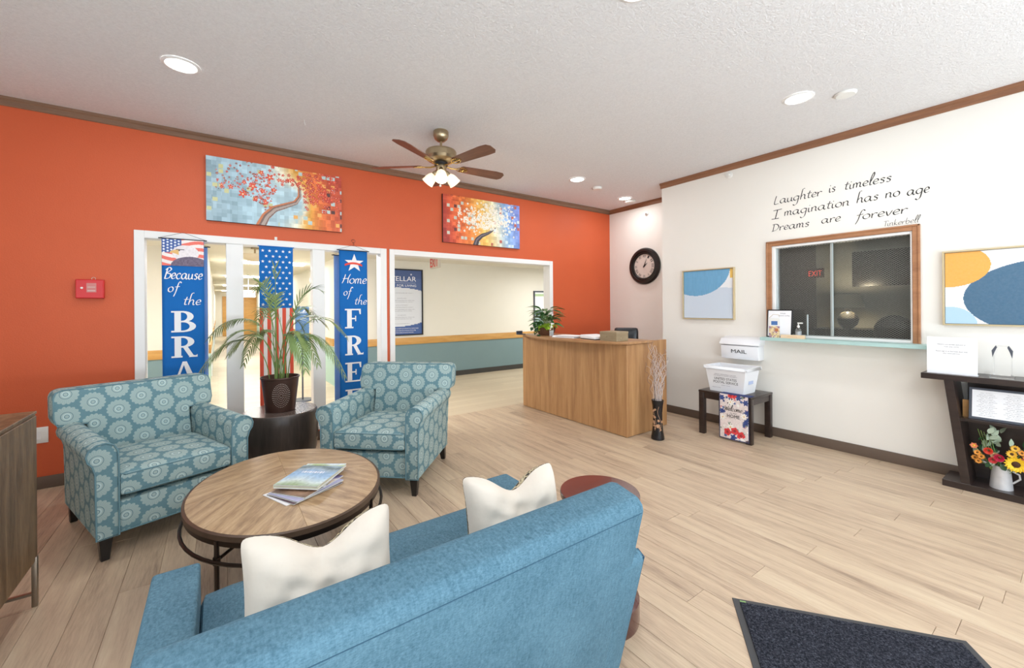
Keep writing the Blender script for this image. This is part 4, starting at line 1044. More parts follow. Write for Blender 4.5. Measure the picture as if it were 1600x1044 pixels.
def rose(x, z, y, r, col):
    m = mat('silk_rose', col, .6, var=.12, vscale=50); mb = MB()
    for lay, (n, rad, h) in enumerate(((3, .35, .9), (4, .6, .75), (5, .95, .5))):
        for k in range(n):
            a0 = 2 * PI * k / n + lay; 
            mb.grid(lambda i, j, a0=a0, rad=rad, h=h, n=n: (r * rad * (.5 + .5 * j) * math.cos(a0 + (i - .5) * 7 / n), -r * h * j, r * rad * (.5 + .5 * j) * math.sin(a0 + (i - .5) * 7 / n)), 5, 3)
    o = mb.build('flower', m, bq, smooth=60); o.location = (x, y, z)
    MB().tube([(x * .2, 0, -.05), (x * .6, y * .6, z * .5), (x, y, z)], .002, 4).build('stem', m_stem, bq)
daisy('sunflower', .075, .07, -.06, .058, (250, 200, 40), (74, 46, 26), 16, .42)
daisy('small_sunflower', .055, .135, -.045, .030, (250, 190, 60), (90, 60, 30), 12)
daisy('small_sunflower_top', .07, .175, -.03, .026, (248, 190, 70), (110, 80, 40), 12)
for x, z, y in ((.10, .15, -.03), (-.11, .10, -.04), (-.09, .075, -.04), (-.105, .04, -.04), (-.125, .055, -.02), (.12, .12, -.02), (.11, .04, -.05)): daisy('orange_daisy', x, z, y, .022, (244, 160, 64), (120, 80, 30), 8)
daisy('peach_daisy', -.128, .145, -.03, .024, (244, 140, 96), (230, 180, 60), 6)
rose(-.055, .13, -.05, .026, (236, 92, 70)); rose(-.002, .095, -.06, .028, (214, 54, 92)); rose(-.032, .07, -.06, .024, (226, 86, 84)); rose(-.02, .10, -.045, .026, (232, 190, 150)); rose(.10, .095, -.04, .022, (240, 130, 90))
sage = leafmesh('leaf', .06, .032, .3, mat('sage_leaf', (168, 182, 158), .6, var=.2, vscale=40)); dkl = leafmesh('leaf', .06, .03, .4, m_leafg)
for k in range(46):
    a = rr.uniform(0, 2 * PI); x = rr.uniform(-.11, .12); z = rr.uniform(0, .20) if k < 34 else rr.uniform(.18, .27); x = x if k < 34 else rr.uniform(-.08, .02)
    link('leaf', sage if k % 2 or k >= 34 else dkl, bq, loc=(x, rr.uniform(-.05, .01), z), rot=(rr.uniform(.6, 1.9), rr.uniform(-.8, .8), rr.uniform(-1.2, 1.2)))
for k in range(5): MB().tube([(0, 0, 0), (-.03 - .012 * k, -.02, .14), (-.05 - .015 * k, -.02, .24 + .008 * k)], .002, 4).build('stem', m_stem, bq)

# ---- entrance mat
em = thing('entrance_mat', 'charcoal carpet entrance mat with a grey rubber border', 'mat', (1.995, 1.012, 0), math.atan2(.314 - 1.012, 2.519 - 1.995))
MW, ML_ = .87, 1.50
B(0, MW, -ML_, 0, 0, .004).build('rubber_border', m_rubber, em, bevel=.0015, seg=1)
B(.028, MW - .028, -ML_ + .028, -.028, .004, .010).build('carpet_pile', m_pile, em, kind='stuff', bevel=.002, seg=1)
B(.03, .055, -.022, -.014, .0042, .006).build('green_tag', mat('green_tag', (140, 176, 110), .6), em)

# ================================================================= WALL THINGS
# ---- tree paintings
def inside_bez(x, z, pts, w0, w1):
    m = np.zeros(len(x), bool); n = 60
    for k in range(n):
        t = k / (n - 1); i = min(int(t * (len(pts) - 1)), len(pts) - 2); f = t * (len(pts) - 1) - i
        px, pz = pts[i][0] * (1 - f) + pts[i + 1][0] * f, pts[i][1] * (1 - f) + pts[i + 1][1] * f
        m |= np.hypot(x - px, z - pz) < w0 + (w1 - w0) * t
    return m
def blocks(x, z, c, k, s, amt):
    h = hsh(np.floor(x / s), np.floor(z / s), k); c += amt * (h[:, None] - .5); return h
def paintA(x, z):      # 1.19 x .60: pale blue left, orange right, red blossoms, curved trunk
    c = np.zeros((len(x), 3)); u = x / 1.19; w = z / .6
    g = np.array([(150, 178, 190), (168, 200, 214), (186, 214, 224), (240, 232, 206), (240, 170, 60), (230, 110, 40), (190, 60, 30)], float)
    # boundary leans: warm zone upper right
    tt = u + .10 * (w - .5) - .25 * np.exp(-((u - .62) / .12) ** 2) * np.exp(-((w - .45) / .3) ** 2)
    for k in range(3): c[:, k] = np.interp(tt, [0, .25, .45, .55, .66, .82, 1.02], g[:, k])
    blocks(x, z, c, 1, .04, 34); blocks(x + .013, z + .02, c, 2, .065, 26)
    h = hsh(np.floor(x / .045), np.floor(z / .045), 5); fx, fz = (x / .045) % 1, (z / .045) % 1; inn = (np.abs(fx - .5) < .42) & (np.abs(fz - .5) < .42)
    c[(h > .93) & inn & (u < .5)] = (206, 206, 150); c[(h > .90) & inn & (u > .62)] = (190, 212, 210)
    c[(h < .10) & inn & (u > .80)] = (80, 40, 40); c[(h > .80) & (h < .9) & inn & (u > .6)] = (244, 180, 90)
    r1 = np.random.default_rng(8)
    tr = [(.36, -.02), (.40, .09), (.46, .17), (.55, .22), (.62, .26), (.655, .33), (.65, .42), (.60, .50)]
    tp = [(a * 1.19, b * .6 / .6 * .6 / .6) for a, b in tr]; tp = [(a * 1.19, b) for a, b in tr]
    c[inside_bez(x, z, tp, .042, .006)] = (206, 120, 70); c[inside_bez(x + -.008, z + .004, tp, .030, .005)] = (120, 92, 84); m = inside_bez(x - .012, z + .004, tp, .016, .003); c[m] = (178, 160, 150)
    def fl(cx, cz, r, col, cc):
        d = np.hypot(x - cx, z - cz); a = np.arctan2(z - cz, x - cx); m = d < r * (.78 + .3 * np.cos(5 * a + cx * 90)); c[m] = col; c[d < r * .22] = cc
    for k in range(520):
        a = r1.uniform(0, 1) 
        cx = r1.normal(.36, .17) * 1.19 if k % 2 else r1.normal(.76, .16) * 1.19
        cz = .6 * (r1.normal(.62, .20) if k % 2 else r1.normal(.68, .19))
        uu = cx / 1.19; ww = cz / .6
        if uu < .06 or uu > .98 or ww < .25 or ((uu - .57) / .12) ** 2 + ((ww - .48) / .24) ** 2 < 1: continue
        if k % 2 and abs(ww - (.60 + .25 * math.sin(uu * 9))) > .30: continue
        col = [(222, 66, 40), (206, 48, 36), (236, 92, 52), (150, 50, 40)][k % 4]
        if k % 2 == 0 and k % 4: col = (196, 44, 26)
        fl(cx, cz, r1.uniform(.006, .014) if k % 2 else r1.uniform(.010, .020), col, (250, 200, 150))
        if k % 5 == 0: c[np.hypot(x - cx - .02, z - cz + .01) < .004] = (70, 50, 60)
    for a, b, r in ((.24, .47, .036), (.31, .62, .036), (.43, .80, .036), (.40, .38, .026), (.38, .56, .026), (.46, .60, .026), (.33, .42, .022), (.37, .86, .024), (.50, .78, .022), (.25, .66, .022), (.16, .56, .024), (.10, .58, .018), (.58, .80, .024)):
        fl(a * 1.19, b * .6, r, (226, 74, 36), (252, 214, 170))
    return c
def paintB(x, z):      # orange left, blue right, white blossoms, dark trunk
    c = np.zeros((len(x), 3)); u = x / 1.19; w = z / .6
    g = np.array([(176, 44, 24), (222, 84, 30), (240, 130, 40), (248, 196, 90), (236, 226, 190), (140, 180, 226), (120, 140, 216)], float)
    for k in range(3): c[:, k] = np.interp(u + .08 * (w - .5), [0, .12, .3, .5, .66, .82, 1], g[:, k])
    blocks(x, z, c, 3, .045, 40); blocks(x + .02, z, c, 4, .07, 24)
    h = hsh(np.floor(x / .05), np.floor(z / .05), 7); fx, fz = (x / .05) % 1, (z / .05) % 1; inn = (np.abs(fx - .5) < .4) & (np.abs(fz - .5) < .4)
    c[(h > .88) & inn & (u < .5)] = (204, 206, 190); c[(h < .12) & inn & (u < .2)] = (100, 30, 30); c[(h > .92) & inn & (u > .5)] = (214, 232, 236); c[(h < .07) & inn & (u > .6)] = (190, 90, 70)
    tr = [(.39, -.02), (.42, .07), (.48, .13), (.56, .17), (.62, .21), (.67, .26)]; tp = [(a * 1.19, b) for a, b in tr]
    c[inside_bez(x, z, tp, .040, .005)] = (52, 46, 54); c[inside_bez(x + .006, z, tp, .010, .002)] = (120, 110, 120)
    r1 = np.random.default_rng(21)
    def fl(cx, cz, r):
        d = np.hypot(x - cx, z - cz); a = np.arctan2(z - cz, x - cx); m = d < r * (.75 + .32 * np.cos(5 * a + cx * 70)); c[m] = (250, 246, 232); c[d < r * .2] = (220, 160, 60)
    for k in range(430):
        cx, cz = r1.normal(.58, .19) * 1.19, .6 * r1.normal(.60, .20); uu, ww = cx / 1.19, cz / .6
        if uu < .14 or uu > .97 or ww < .22 or ww > .97 or (uu < .62 and ww < .36 and uu > .45): continue
        fl(cx, cz, r1.uniform(.008, .02))
        if k % 4 == 0: c[np.hypot(x - cx + .02, z - cz) < .004] = (120, 80, 50)
    for a, b in ((.20, .66), (.30, .50), (.38, .55), (.38, .70), (.45, .66), (.50, .44), (.55, .52), (.50, .56), (.28, .56)): fl(a * 1.19, b * .6, .030)
    return c
def canvas(name, label, x, z, w, h, fn, nx, ny):
    t = thing(name, label, 'painting', (x, V1 - .002, z), group='tree canvases on the orange wall')
    B(-w / 2, w / 2, -.034, 0, 0, h).build('canvas_body', mat('canvas_side', (60, 50, 52), .7), t)
    print_panel('painted_face', w, h, nx, ny, fn, t, m_canvas, y=-.0345)
canvas('canvas_painting', 'canvas of a curved tree with red blossoms, blue to orange ground', .515, 2.228, 1.19, .60, paintA, 300, 152)
canvas('canvas_painting', 'canvas of a dark-trunked tree with white blossoms, orange to blue ground', 2.925, 2.228, 1.20, .61, paintB, 240, 122)

# ---- abstract pictures on the cream wall
def framed(label, v_left, z0, w, h, fn, nx, ny, dep=.035):
    t = thing('framed_picture', label, 'picture', (UW - .001, v_left - w / 2, z0), FRM, 'abstract circle prints in pale gold frames')
    f = .012
    for (a, b, c, d) in ((-w / 2, w / 2, 0, f), (-w / 2, w / 2, h - f, h), (-w / 2, -w / 2 + f, f, h - f), (w / 2 - f, w / 2, f, h - f)):
        B(a, b, -dep, 0, c, d).build('frame_rail', m_gold, t, bevel=.001, seg=1)
    B(-w / 2 + f, w / 2 - f, -dep + .014, -.002, f, h - f).build('backing', m_slate, t)
    print_panel('print', w - 2 * f - .006, h - 2 * f - .006, nx, ny, fn, t, m_canvas, y=-dep + .013, z0=f + .003)
def abs1(x, z):
    c = np.zeros((len(x), 3)); c[:] = (238, 240, 242); W_, H_ = .61, .57
    n = 6 * (hsh(np.floor(x * 90), np.floor(z * 12), 2)[:, None] - .5)
    m = ((x - .50) / .46) ** 2 + ((z - .02) / .34) ** 2 < 1; c[m] = (206, 218, 232)
    m = z < .30 - .0 * x; m &= (x < .42); c[m & (((x - .1) / .5) ** 2 + ((z) / .34) ** 2 < 1)] = (206, 218, 232)
    m = ((x - .16) / .42) ** 2 + ((z - .60) / .33) ** 2 < 1; c[m] = (104, 166, 206)
    c[m] += n[m]; m = (x > .575) & (z > .47); c[m] = (240, 196, 90)
    return c
def abs2(x, z):
    c = np.zeros((len(x), 3)); c[:] = (240, 240, 240); n = 4 * (hsh(np.floor(x * 120), np.floor(z * 90), 2)[:, None] - .5)
    m = ((x - .56) / .46) ** 2 + ((z - .20) / .285) ** 2 < 1; c[m] = (58, 100, 130); c[m] += n[m]
    m = ((x - .01) / .235) ** 2 + ((z - .46) / .17) ** 2 < 1; c[m] = (232, 168, 72); c[m] += n[m]
    m = ((x - .02) / .155) ** 2 + ((z + .01) / .145) ** 2 < 1; c[m] = (176, 208, 230)
    return c
framed('square print of a large sky-blue circle, between clock and office window', 3.034, 1.233, .642, .605, abs1, 90, 86)
framed('wide print with ochre, navy and pale blue circles above the console', .722, 1.225, 1.18, .597, abs2, 280, 140)

# ---- clock
ck = thing('wall_clock', 'round black wall clock with roman numerals in the recess', 'clock', (U3 - .001, 4.085, 2.022), FRM)
CRR = .285
MXm = Matrix.Rotation(PI / 2, 4, 'X')
MB().lathe([(CRR, 0), (CRR, .02), (CRR - .02, .045), (CRR - .055, .052), (CRR - .065, .035), (CRR - .085, .04), (CRR - .10, .02)], 56, caps=False, M=MXm).build('clock_rim', m_black, ck)
MB().lathe([(CRR - .02, .001), (CRR - .02, .004)], 40, M=MXm).build('clock_back', m_black, ck)
MB().lathe([(CRR - .095, .015), (CRR - .095, .018)], 40, M=MXm).build('dial', mat('aged_ivory_dial', (222, 210, 200), .6, var=.08, vscale=12), ck)
for k, num in enumerate(('XII', 'I', 'II', 'III', 'IIII', 'V', 'VI', 'VII', 'VIII', 'IX', 'X', 'XI')):
    a = PI / 2 - k * PI / 6; o = text(num, .046, 0, 0, 0, m_darktxt, ck, width=.013 * len(num) + .012, name='numeral')
    o.location = (.135 * math.cos(a), -.0195, .135 * math.sin(a)); o.rotation_euler = (0, -(a - PI / 2), 0)
for L_, a, w in ((.080, math.radians(38), .012), (.125, math.radians(68), .008)):
    d = (math.cos(a), math.sin(a)); p = (-d[1] * w, d[0] * w)
    MB().prism([(-d[0] * .03, -d[1] * .03), (p[0], p[1]), (d[0] * L_, d[1] * L_), (-p[0], -p[1])], 1, -.024, -.021).build('clock_hand', m_darktxt, ck)
MB().lathe([(.010, .018), (.010, .028)], 14, M=MXm).build('hand_hub', m_darktxt, ck)

# ---- saying above the office window
def sx(v): return -(v - 1.4)
q = thing('wall_lettering', 'black script saying of three lines and a signature above the office window', 'lettering', (UW, 1.4, 2.2), FRM)
LT = [('Laughter', 1.981, 1.552, 2.470, .052), ('is', 1.495, 1.439, 2.485, .052), ('timeless', 1.374, 1.033, 2.482, .052),
      ('I', 2.005, 1.916, 2.315, .062), ('magination', 1.885, 1.331, 2.330, .052), ('has', 1.283, 1.123, 2.338, .052), ('no', 1.079, .978, 2.340, .052), ('age', .937, .795, 2.330, .052),
      ('Dreams', 2.006, 1.657, 2.186, .050), ('are', 1.559, 1.400, 2.195, .050), ('forever', 1.293, .933, 2.182, .050)]
for wd, va, vb, z, xh in LT:
    mb = MB(); script_word(mb, wd, sx(va), sx(vb), z - 2.2, -.0012, xh * .86, .21, .10, wmin=.25)
    mb.build('word', m_darktxt, q, smooth=0)
mb = MB(); script_word(mb, 'Tinkerbell', sx(1.094), sx(.862), 2.085 - 2.2 + .006, -.0012, .026, .16, .1); mb.build('signature', mat('faded_black_lettering', (70, 70, 72), .6), q, smooth=0)

# ---- office window: casing, glass, mesh, ledge
w2 = sgroup('window_2'); w2.location = (UW, 1.4535, 0); w2.rotation_euler = (0, 0, FRM)
def cw(x0, x1, z0, z1, y0, y1, name, m, bevel=.003): return B(x0, x1, y0, y1, z0, z1).build(name, m, w2, bevel=bevel, seg=1)
a, b = -.601, .600   # outer casing
for (x0_, x1_, z0_, z1_) in ((a, a + .050, 1.06, 2.075), (b - .050, b, 1.06, 2.075), (a + .05, b - .05, 2.025, 2.075)):
    cw(x0_, x1_, z0_, z1_, -.018, 0.0, 'casing', m_wincase)
    if x1_ - x0_ < .1: cw(x0_ + (.0 if x0_ < 0 else .034), x1_ - (.034 if x0_ < 0 else 0), z0_, z1_, -.026, -.018, 'casing_bead', m_wincase)
    else: cw(a, b, 2.059, 2.075, -.026, -.018, 'casing_bead', m_wincase)
cw(-.551, -.520, 1.065, 2.025, -.004, .115, 'jamb', m_white); cw(.535, .550, 1.065, 2.025, -.004, .115, 'jamb', m_white); cw(-.52, .535, 2.0, 2.025, -.004, .115, 'jamb', m_white); cw(-.52, .535, 1.062, 1.085, -.002, .115, 'sill', m_white)
cw(-.520, -.508, 1.085, 2.0, .03, .05, 'channel', m_alum); cw(-.045, -.022, 1.085, 2.0, .028, .05, 'channel', m_alum); cw(-.50, .535, 1.085, 1.092, .03, .05, 'channel', m_alum)
cw(-.508, .535, 1.09, 2.0, .080, .084, 'glass_pane', m_pane, 0)
cw(-.245, -.23, 1.085, 1.30, .02, .03, 'pull_bar', m_alum)
mb = MB(); sp_, hz = .0255, .0185; X0, X1, Z0_, Z1_ = -.508, .535, 1.09, 2.0; sl_ = hz / sp_
k = X0 - (Z1_ - Z0_) / sl_
wv = .0014
while k < X1:
    # rising wires
    for sg in (1, -1):
        pa = (k, Z0_) if sg > 0 else (k, Z1_); pts = []
        t0 = max(0, X0 - k); t1 = min(X1 - k, (Z1_ - Z0_) / sl_)
        if t1 > t0:
            A_ = (pa[0] + t0, pa[1] + sg * t0 * sl_); B__ = (pa[0] + t1, pa[1] + sg * t1 * sl_); yy = .054 if sg > 0 else .0555
            mb.add([(A_[0], yy, A_[1] - wv), (B__[0], yy, B__[1] - wv), (B__[0], yy + .001, B__[1] + wv), (A_[0], yy + .001, A_[1] + wv), (A_[0], yy + .002, A_[1] - wv), (B__[0], yy + .002, B__[1] - wv)], [(0, 1, 2, 3), (3, 2, 5, 4), (4, 5, 1, 0)])
    k += sp_
mb.build('wire_mesh', m_mesh, w2, kind='stuff', smooth=0)
lg = thing('counter_ledge', 'pale aqua ledge under the office window', 'shelf', (UW - .001, 1.42, 1.03), FRM)
B(-.63, .63, -.185, 0, 0, .032).build('ledge_board', m_shelf, lg, bevel=.002, seg=1)
# on the ledge
LZ = 1.062
fr_ = thing('framed_notice', 'black-framed notice with leaflets leaning at the left end of the ledge', 'picture frame', (4.745, 1.905, LZ), FRM, rot=(math.radians(-6), 0, FRM))
B(-.12, .12, 0, .012, 0, .290).build('frame', m_blackframe, fr_, bevel=.002, seg=1); B(-.108, .108, -.001, 0, .012, .278).build('sheet', m_paper, fr_)
text('Visit', .012, .03, -.0018, .245, m_greytxt, fr_, width=.05); text('Hours today', .012, .045, -.0018, .222, m_greytxt, fr_, width=.10)
MB().tube([(-.10, -.0018, .20), (-.06, -.0018, .24), (-.01, -.0018, .235), (.0, -.0018, .21)], .0018, 4).build('gold_swoosh', m_gold, fr_)
lf = thing('leaflet_stand', 'photo leaflet standing in front of the black-framed notice', 'leaflet', (4.705, 1.93, LZ), FRM)
def leafp(x, z):
    c = np.zeros((len(x), 3)); c[:] = (236, 236, 232); m = (z > .13) & (z < .17) & (x > .02) & (x < .08); c[m] = (60, 110, 176)
    m = z < .115; c[m] = (206, 180, 130); h = hsh(np.floor(x / .012), np.floor(z / .012), 3); c[m & (h > .6)] = (236, 214, 170); c[m & (h < .25)] = (150, 110, 150); c[(np.hypot(x - .07, z - .08) < .018)] = (186, 110, 60); return c
print_panel('leaflet', .10, .20, 30, 60, leafp, lf); B(-.05, .05, .0006, .003, 0, .20).build('backing_card', m_paper, lf)
pump(thing('sanitizer_bottle', 'pump sanitiser bottle on the ledge behind the name plate', 'bottle', (4.755, 1.73, LZ), FRM), .95)
npl_ = thing('name_plate', 'pale wooden name plate block on the ledge', 'name plate', (4.68, 1.76, LZ), FRM)
MB().prism([(0, 0), (.05, 0), (.03, .035), (.008, .035)], 0, -.105, .105).build('block', mat('pale_maple', (232, 206, 170), .4), npl_, bevel=.001, seg=1)
npt = MB(); script_word(npt, 'noon', -.045, .045, .012, .0015, .009, .2); npt.build('engraving', mat('tan_engraving', (190, 140, 90), .6), npl_)

# ---- the office behind the mesh
OX1 = 6.95
for nm, bx in (('wall_office_back', (OX1, OX1 + .1, -.2, 3.1, 0, H)), ('wall_office_left', (UW + .12, OX1, 3.1, 3.2, 0, H)), ('wall_office_right', (UW + .12, OX1, -.3, -.2, 0, H)), ('floor_office', (UW + .12, OX1, -.2, 3.1, -.1, 0)), ('ceiling_office', (UW + .12, OX1, -.2, 3.1, 2.5, 2.6))):
    struct(nm, B(*bx), m_grey, smooth=0)
g = sgroup('door_3'); g.location = (OX1, 2.72, 0); B(-.03, 0, -.42, .36, 0, 2.35).build('door_leaf', mat('dark_brown_door', (70, 62, 58), .5), g)
tv = thing('television', 'black flat television high on the office wall seen through the mesh', 'television', (OX1 - .12, 1.42, 1.63), FRM)
B(-.44, .42, 0, .05, 0, .46).build('screen_body', m_black, tv, bevel=.005); B(-.1, .1, .05, .118, .12, .34).build('wall_bracket', m_slate, tv)
lm = thing('table_lamp', 'table lamp with a pale shade and dark jar base in the office', 'lamp', (6.55, 1.83, 1.09))
MB().lathe([(.05, 0), (.10, .06), (.115, .13), (.07, .20), (.03, .22), (.03, .25)], 24).build('lamp_base', m_chair_black, lm)
MB().lathe([(.17, .27), (.13, .44)], 28, caps=False).build('lamp_shade', mat('linen_shade', (214, 200, 170), .8), lm)
lb_ = bpy.data.lights.new('lamp_bulb', 'POINT'); lb_.energy = 3.5; lb_.color = (1, .85, .62); lb_.shadow_soft_size = .04; lo = bpy.data.objects.new('lamp_bulb', lb_); COL.objects.link(lo); lo.parent = lm; lb_.energy = 14; lo.location = (0, 0, .40)
cr = thing('office_credenza', 'dark credenza along the office back wall', 'cabinet', (6.65, 1.2, 0))
B(-.22, .22, -.9, .95, 0, 1.06).build('carcass', m_black, cr); B(-.24, .24, -.92, .97, 1.06, 1.09).build('top', m_black, cr)
oc2 = thing('round_back_chair', 'dark round-backed chair silhouette in the office', 'chair', (6.05, 1.28, 0), PI / 2)
MB().ell((0, .0, 1.10), (.18, .05, .18), 10).build('backrest', m_chair_black, oc2); MB().box(-.03, .03, -.02, .02, .45, .95).build('back_post', m_chair_black, oc2); MB().cushion((0, .24, .46), (.23, .23, .04), .035, (0, 0, .01)).build('seat', m_chair_black, oc2); MB().lathe([(.22, 0), (.22, .03), (.03, .06), (.03, .43)], 20, (0, .24, 0)).build('pedestal', m_chair_black, oc2)
ex = thing('exit_sign_reflection', 'reflection of a red exit sign in the office glass, modelled behind the mesh', 'sign', (OX1 - .04, 2.30, 1.78), FRM)  # solid stand-in for an exit sign mirrored in the window glass
B(-.10, .10, 0, .03, 0, .13).build('sign_body', mat('dark_sign_reflection', (60, 40, 40), .5), ex); text('EXIT', .08, 0, -.001, .025, m_exit, ex, width=.16)

# ---- red fire box, outlet, hooks, sprinklers
fb = thing('fire_key_box', 'red wall box with a small glass window on the orange wall', 'alarm box', (-.848, V1 - .001, 1.495))
B(-.083, .083, -.05, 0, 0, .155).build('box_body', m_red, fb, bevel=.006); B(-.080, .080, -.056, -.05, .004, .151).build('door', m_red, fb, bevel=.003, seg=1)
B(-.018, .040, -.058, -.0555, .05, .125).build('window_pane', mat('frosted_pane', (206, 128, 122), .15), fb)
B(-.012, .034, -.0585, -.058, .060, .066).build('glass_bar', m_silver, fb); B(-.012, .034, -.0585, -.058, .09, .094).build('glass_bar', m_silver, fb)
MB().lathe([(.008, .056), (.008, .060)], 12, (-.045, 0, 0), M=Matrix.Translation((0, 0, .085)) @ MXm).build('lock', m_offwhite, fb)
MB().tube([(.02 + .012 * math.cos(a_), -.03, .162 + .012 * math.sin(a_)) for a_ in np.linspace(0, 2 * PI, 13)[:-1]], .002, 5, closed=True).build('key_ring', m_silver, fb)
ot = thing('wall_outlet', 'white outlet plate low on the orange wall beside the sideboard', 'outlet', (-1.153, V1 - .001, .36))
B(-.058, .058, -.006, 0, 0, .125).build('plate', m_offwhite, ot, bevel=.002); B(-.018, .018, -.0085, -.006, .030, .095).build('socket', m_white, ot, bevel=.001, seg=1)
def sprinkler(label, x, y, z):
    t = thing('wall_sprinkler', label, 'sprinkler', (x, y, z), FRM, 'white wall sprinklers')
    MB().lathe([(.038, 0), (.036, .006), (.018, .012)], 20, M=MXm).build('escutcheon', m_offwhite, t); MB().lathe([(.010, .010), (.010, .045), (.018, .046), (.018, .05)], 12, M=MXm).build('head', m_offwhite, t)
sprinkler('white wall sprinkler near the crown on the long cream wall', UW - .001, 2.447, 2.905); sprinkler('white wall sprinkler above the clock in the recess', U3 - .001, 4.05, 2.84)

# ---- banners
def star(mb, x, z, r, y, rot=0):
    P = []
    for k in range(10):
        a = PI / 2 + k * PI / 5 + rot; rr_ = r if k % 2 == 0 else r * .40; P.append((x + rr_ * math.cos(a), y, z + rr_ * math.sin(a)))
    c = (x, y, z); mb.add([c] + P, [(0, 1 + k, 1 + (k + 1) % 10) for k in range(10)])
BY = V1 - .045
def banner_body(t, w, h, rod=True, m=m_bluefab):
    mb = MB().grid(lambda i, j: ((i - .5) * w, .004 * math.sin(i * 5 + j * 3) * (1 - j), -h * (1 - j)), 10, 16)
    o = mb.build('cloth', m, t); 
    md = o.modifiers.new('s', 'SOLIDIFY'); md.thickness = .002; md.offset = 1
    MB().tube([(-w / 2 - .022, 0, 0), (w / 2 + .022, 0, 0)], .005, 8).build('rod', m_black, t)
    MB().tube([(-w / 2 - .01, 0, .004), (0, .012, .062), (w / 2 + .01, 0, .004)], .0016, 5).build('hanging_cord', m_black, t)
    return o
bA = thing('wall_banner', 'blue vertical banner beginning Because of the BRAVE behind the left armchair', 'banner', (-.248, BY, 2.030), group='blue vertical banners in the openings')
banner_body(bA, .300, 1.80)
def eagle(x, z):    # flag backdrop with a bird head, .296 x .235
    c = np.zeros((len(x), 3)); w, h = .296, .235
    st = ((z + .18 * 0 + .02 * np.sin(x * 18)) / .030).astype(int) % 2
    c[st == 0] = (240, 110, 92); c[st == 1] = (246, 236, 232)
    m = (x < .135) & (z > .115); c[m] = (42, 84, 160)
    sxx, szz = (x / .026) % 1, ((z + .013 * (np.floor(x / .026) % 2)) / .026) % 1; c[m & (np.hypot(sxx - .5, szz - .5) < .3)] = (240, 244, 250)
    m = ((x - .165) / .095) ** 2 + ((z - .115) / .072) ** 2 < 1; c[m] = (238, 230, 232); c[m] += 18 * (hsh(np.floor(x[m] * 140), np.floor(z[m] * 60), 2)[:, None] - .5)
    m = ((x - .20) / .14) ** 2 + ((z - .0) / .085) ** 2 < 1; c[m] = (104, 88, 112); c[m] += 26 * (hsh(np.floor(x[m] * 110), np.floor(z[m] * 90), 5)[:, None] - .5)
    m = (x > .055) & (x < .115) & (np.abs(z - .125 + .35 * (x - .085) ** 2 * 20) < .016 * (x - .045) / .06 + .004); c[m] = (232, 186, 110)
    m = (np.abs(x - .125) < .03) & (np.abs(z - .145) < .0035); c[m] = (90, 80, 86); m = np.hypot(x - .120, z - .137) < .0055; c[m] = (60, 50, 40)
    m = z < .014 + .03 * (1 - x / .296) * 0; 
    return c
print_panel('eagle_and_flag_print', .296, .235, 120, 96, eagle, bA, y=-.006, z0=-.240)
mb = MB()
def wz(z): return z - 2.030
script_word(mb, 'Because', -.137, .137, wz(1.672), -.0065, .052, .20, .15); script_word(mb, 'of', -.112, -.035, wz(1.556), -.0065, .046, .20, .15); script_word(mb, 'the', -.005, .125, wz(1.440), -.0065, .046, .20, .15)
for k, chh in enumerate('BRAVE'): serif(mb, chh, -.088, wz(1.196) - k * .227, .190, .185, -.0065)
mb.build('lettering', m_whtxt, bA, smooth=0)
bB = thing('wall_banner', 'blue vertical banner with a white star reading Home of the FREE', 'banner', (1.228, BY, 2.035), group='blue vertical banners in the openings')
banner_body(bB, .300, 1.80)
MB().tube([(.008 * math.sin(t_ * 5), -.004, .062 + .03 * t_) for t_ in np.linspace(0, 1, 8)] + [(.02 * math.cos(a_), -.004, .105 + .018 * math.sin(a_)) for a_ in np.linspace(-1.5, 3.6, 10)], .002, 5).build('curl_hook', m_black, bB)
mb = MB()
def wz2(z): return z - 2.035
star(mb, .008, wz2(1.895), .105, -.0065); script_word(mb, 'Home', -.125, .140, wz2(1.672), -.0065, .055, .20, .15); script_word(mb, 'of', -.110, -.030, wz2(1.540), -.0065, .046, .20, .15); script_word(mb, 'the', .005, .140, wz2(1.440), -.0065, .046, .20, .15)
for k, chh in enumerate('FREE'): serif(mb, chh, -.095, wz2(1.178) - k * .295, .214, .195, -.0065)
mb.build('lettering', m_whtxt, bB, smooth=0)
mr = mat('ribbon_red', (232, 70, 62), .7)
MB().grid(lambda i, j: ((i - .5) * .185, -.0085, wz2(1.862) + .022 * j + .022 * (1 - (2 * i - 1) ** 2)), 14, 1).build('red_ribbon', mr, bB)
MB().grid(lambda i, j: (.008 + (i - .5) * .145, -.0095, wz2(1.868) + .008 * j + .022 * (1 - (1.6 * i - .8) ** 2)), 14, 1).build('ribbon_lettering', m_redstripe, bB)
# the twin banners hung on the hall side, seen edge-on past the front ones
for x, w, lb in ((-.225, .30, 'pale blue back of a second banner on the hall side, left opening'), (1.235, .33, 'pale blue back of a second banner on the hall side, right opening')):
    t = thing('hall_side_banner', lb, 'banner', (x, V1 + .165, 2.0), group='banners hung on the hall side')
    banner_body(t, w, 1.75, m=m_blueback)
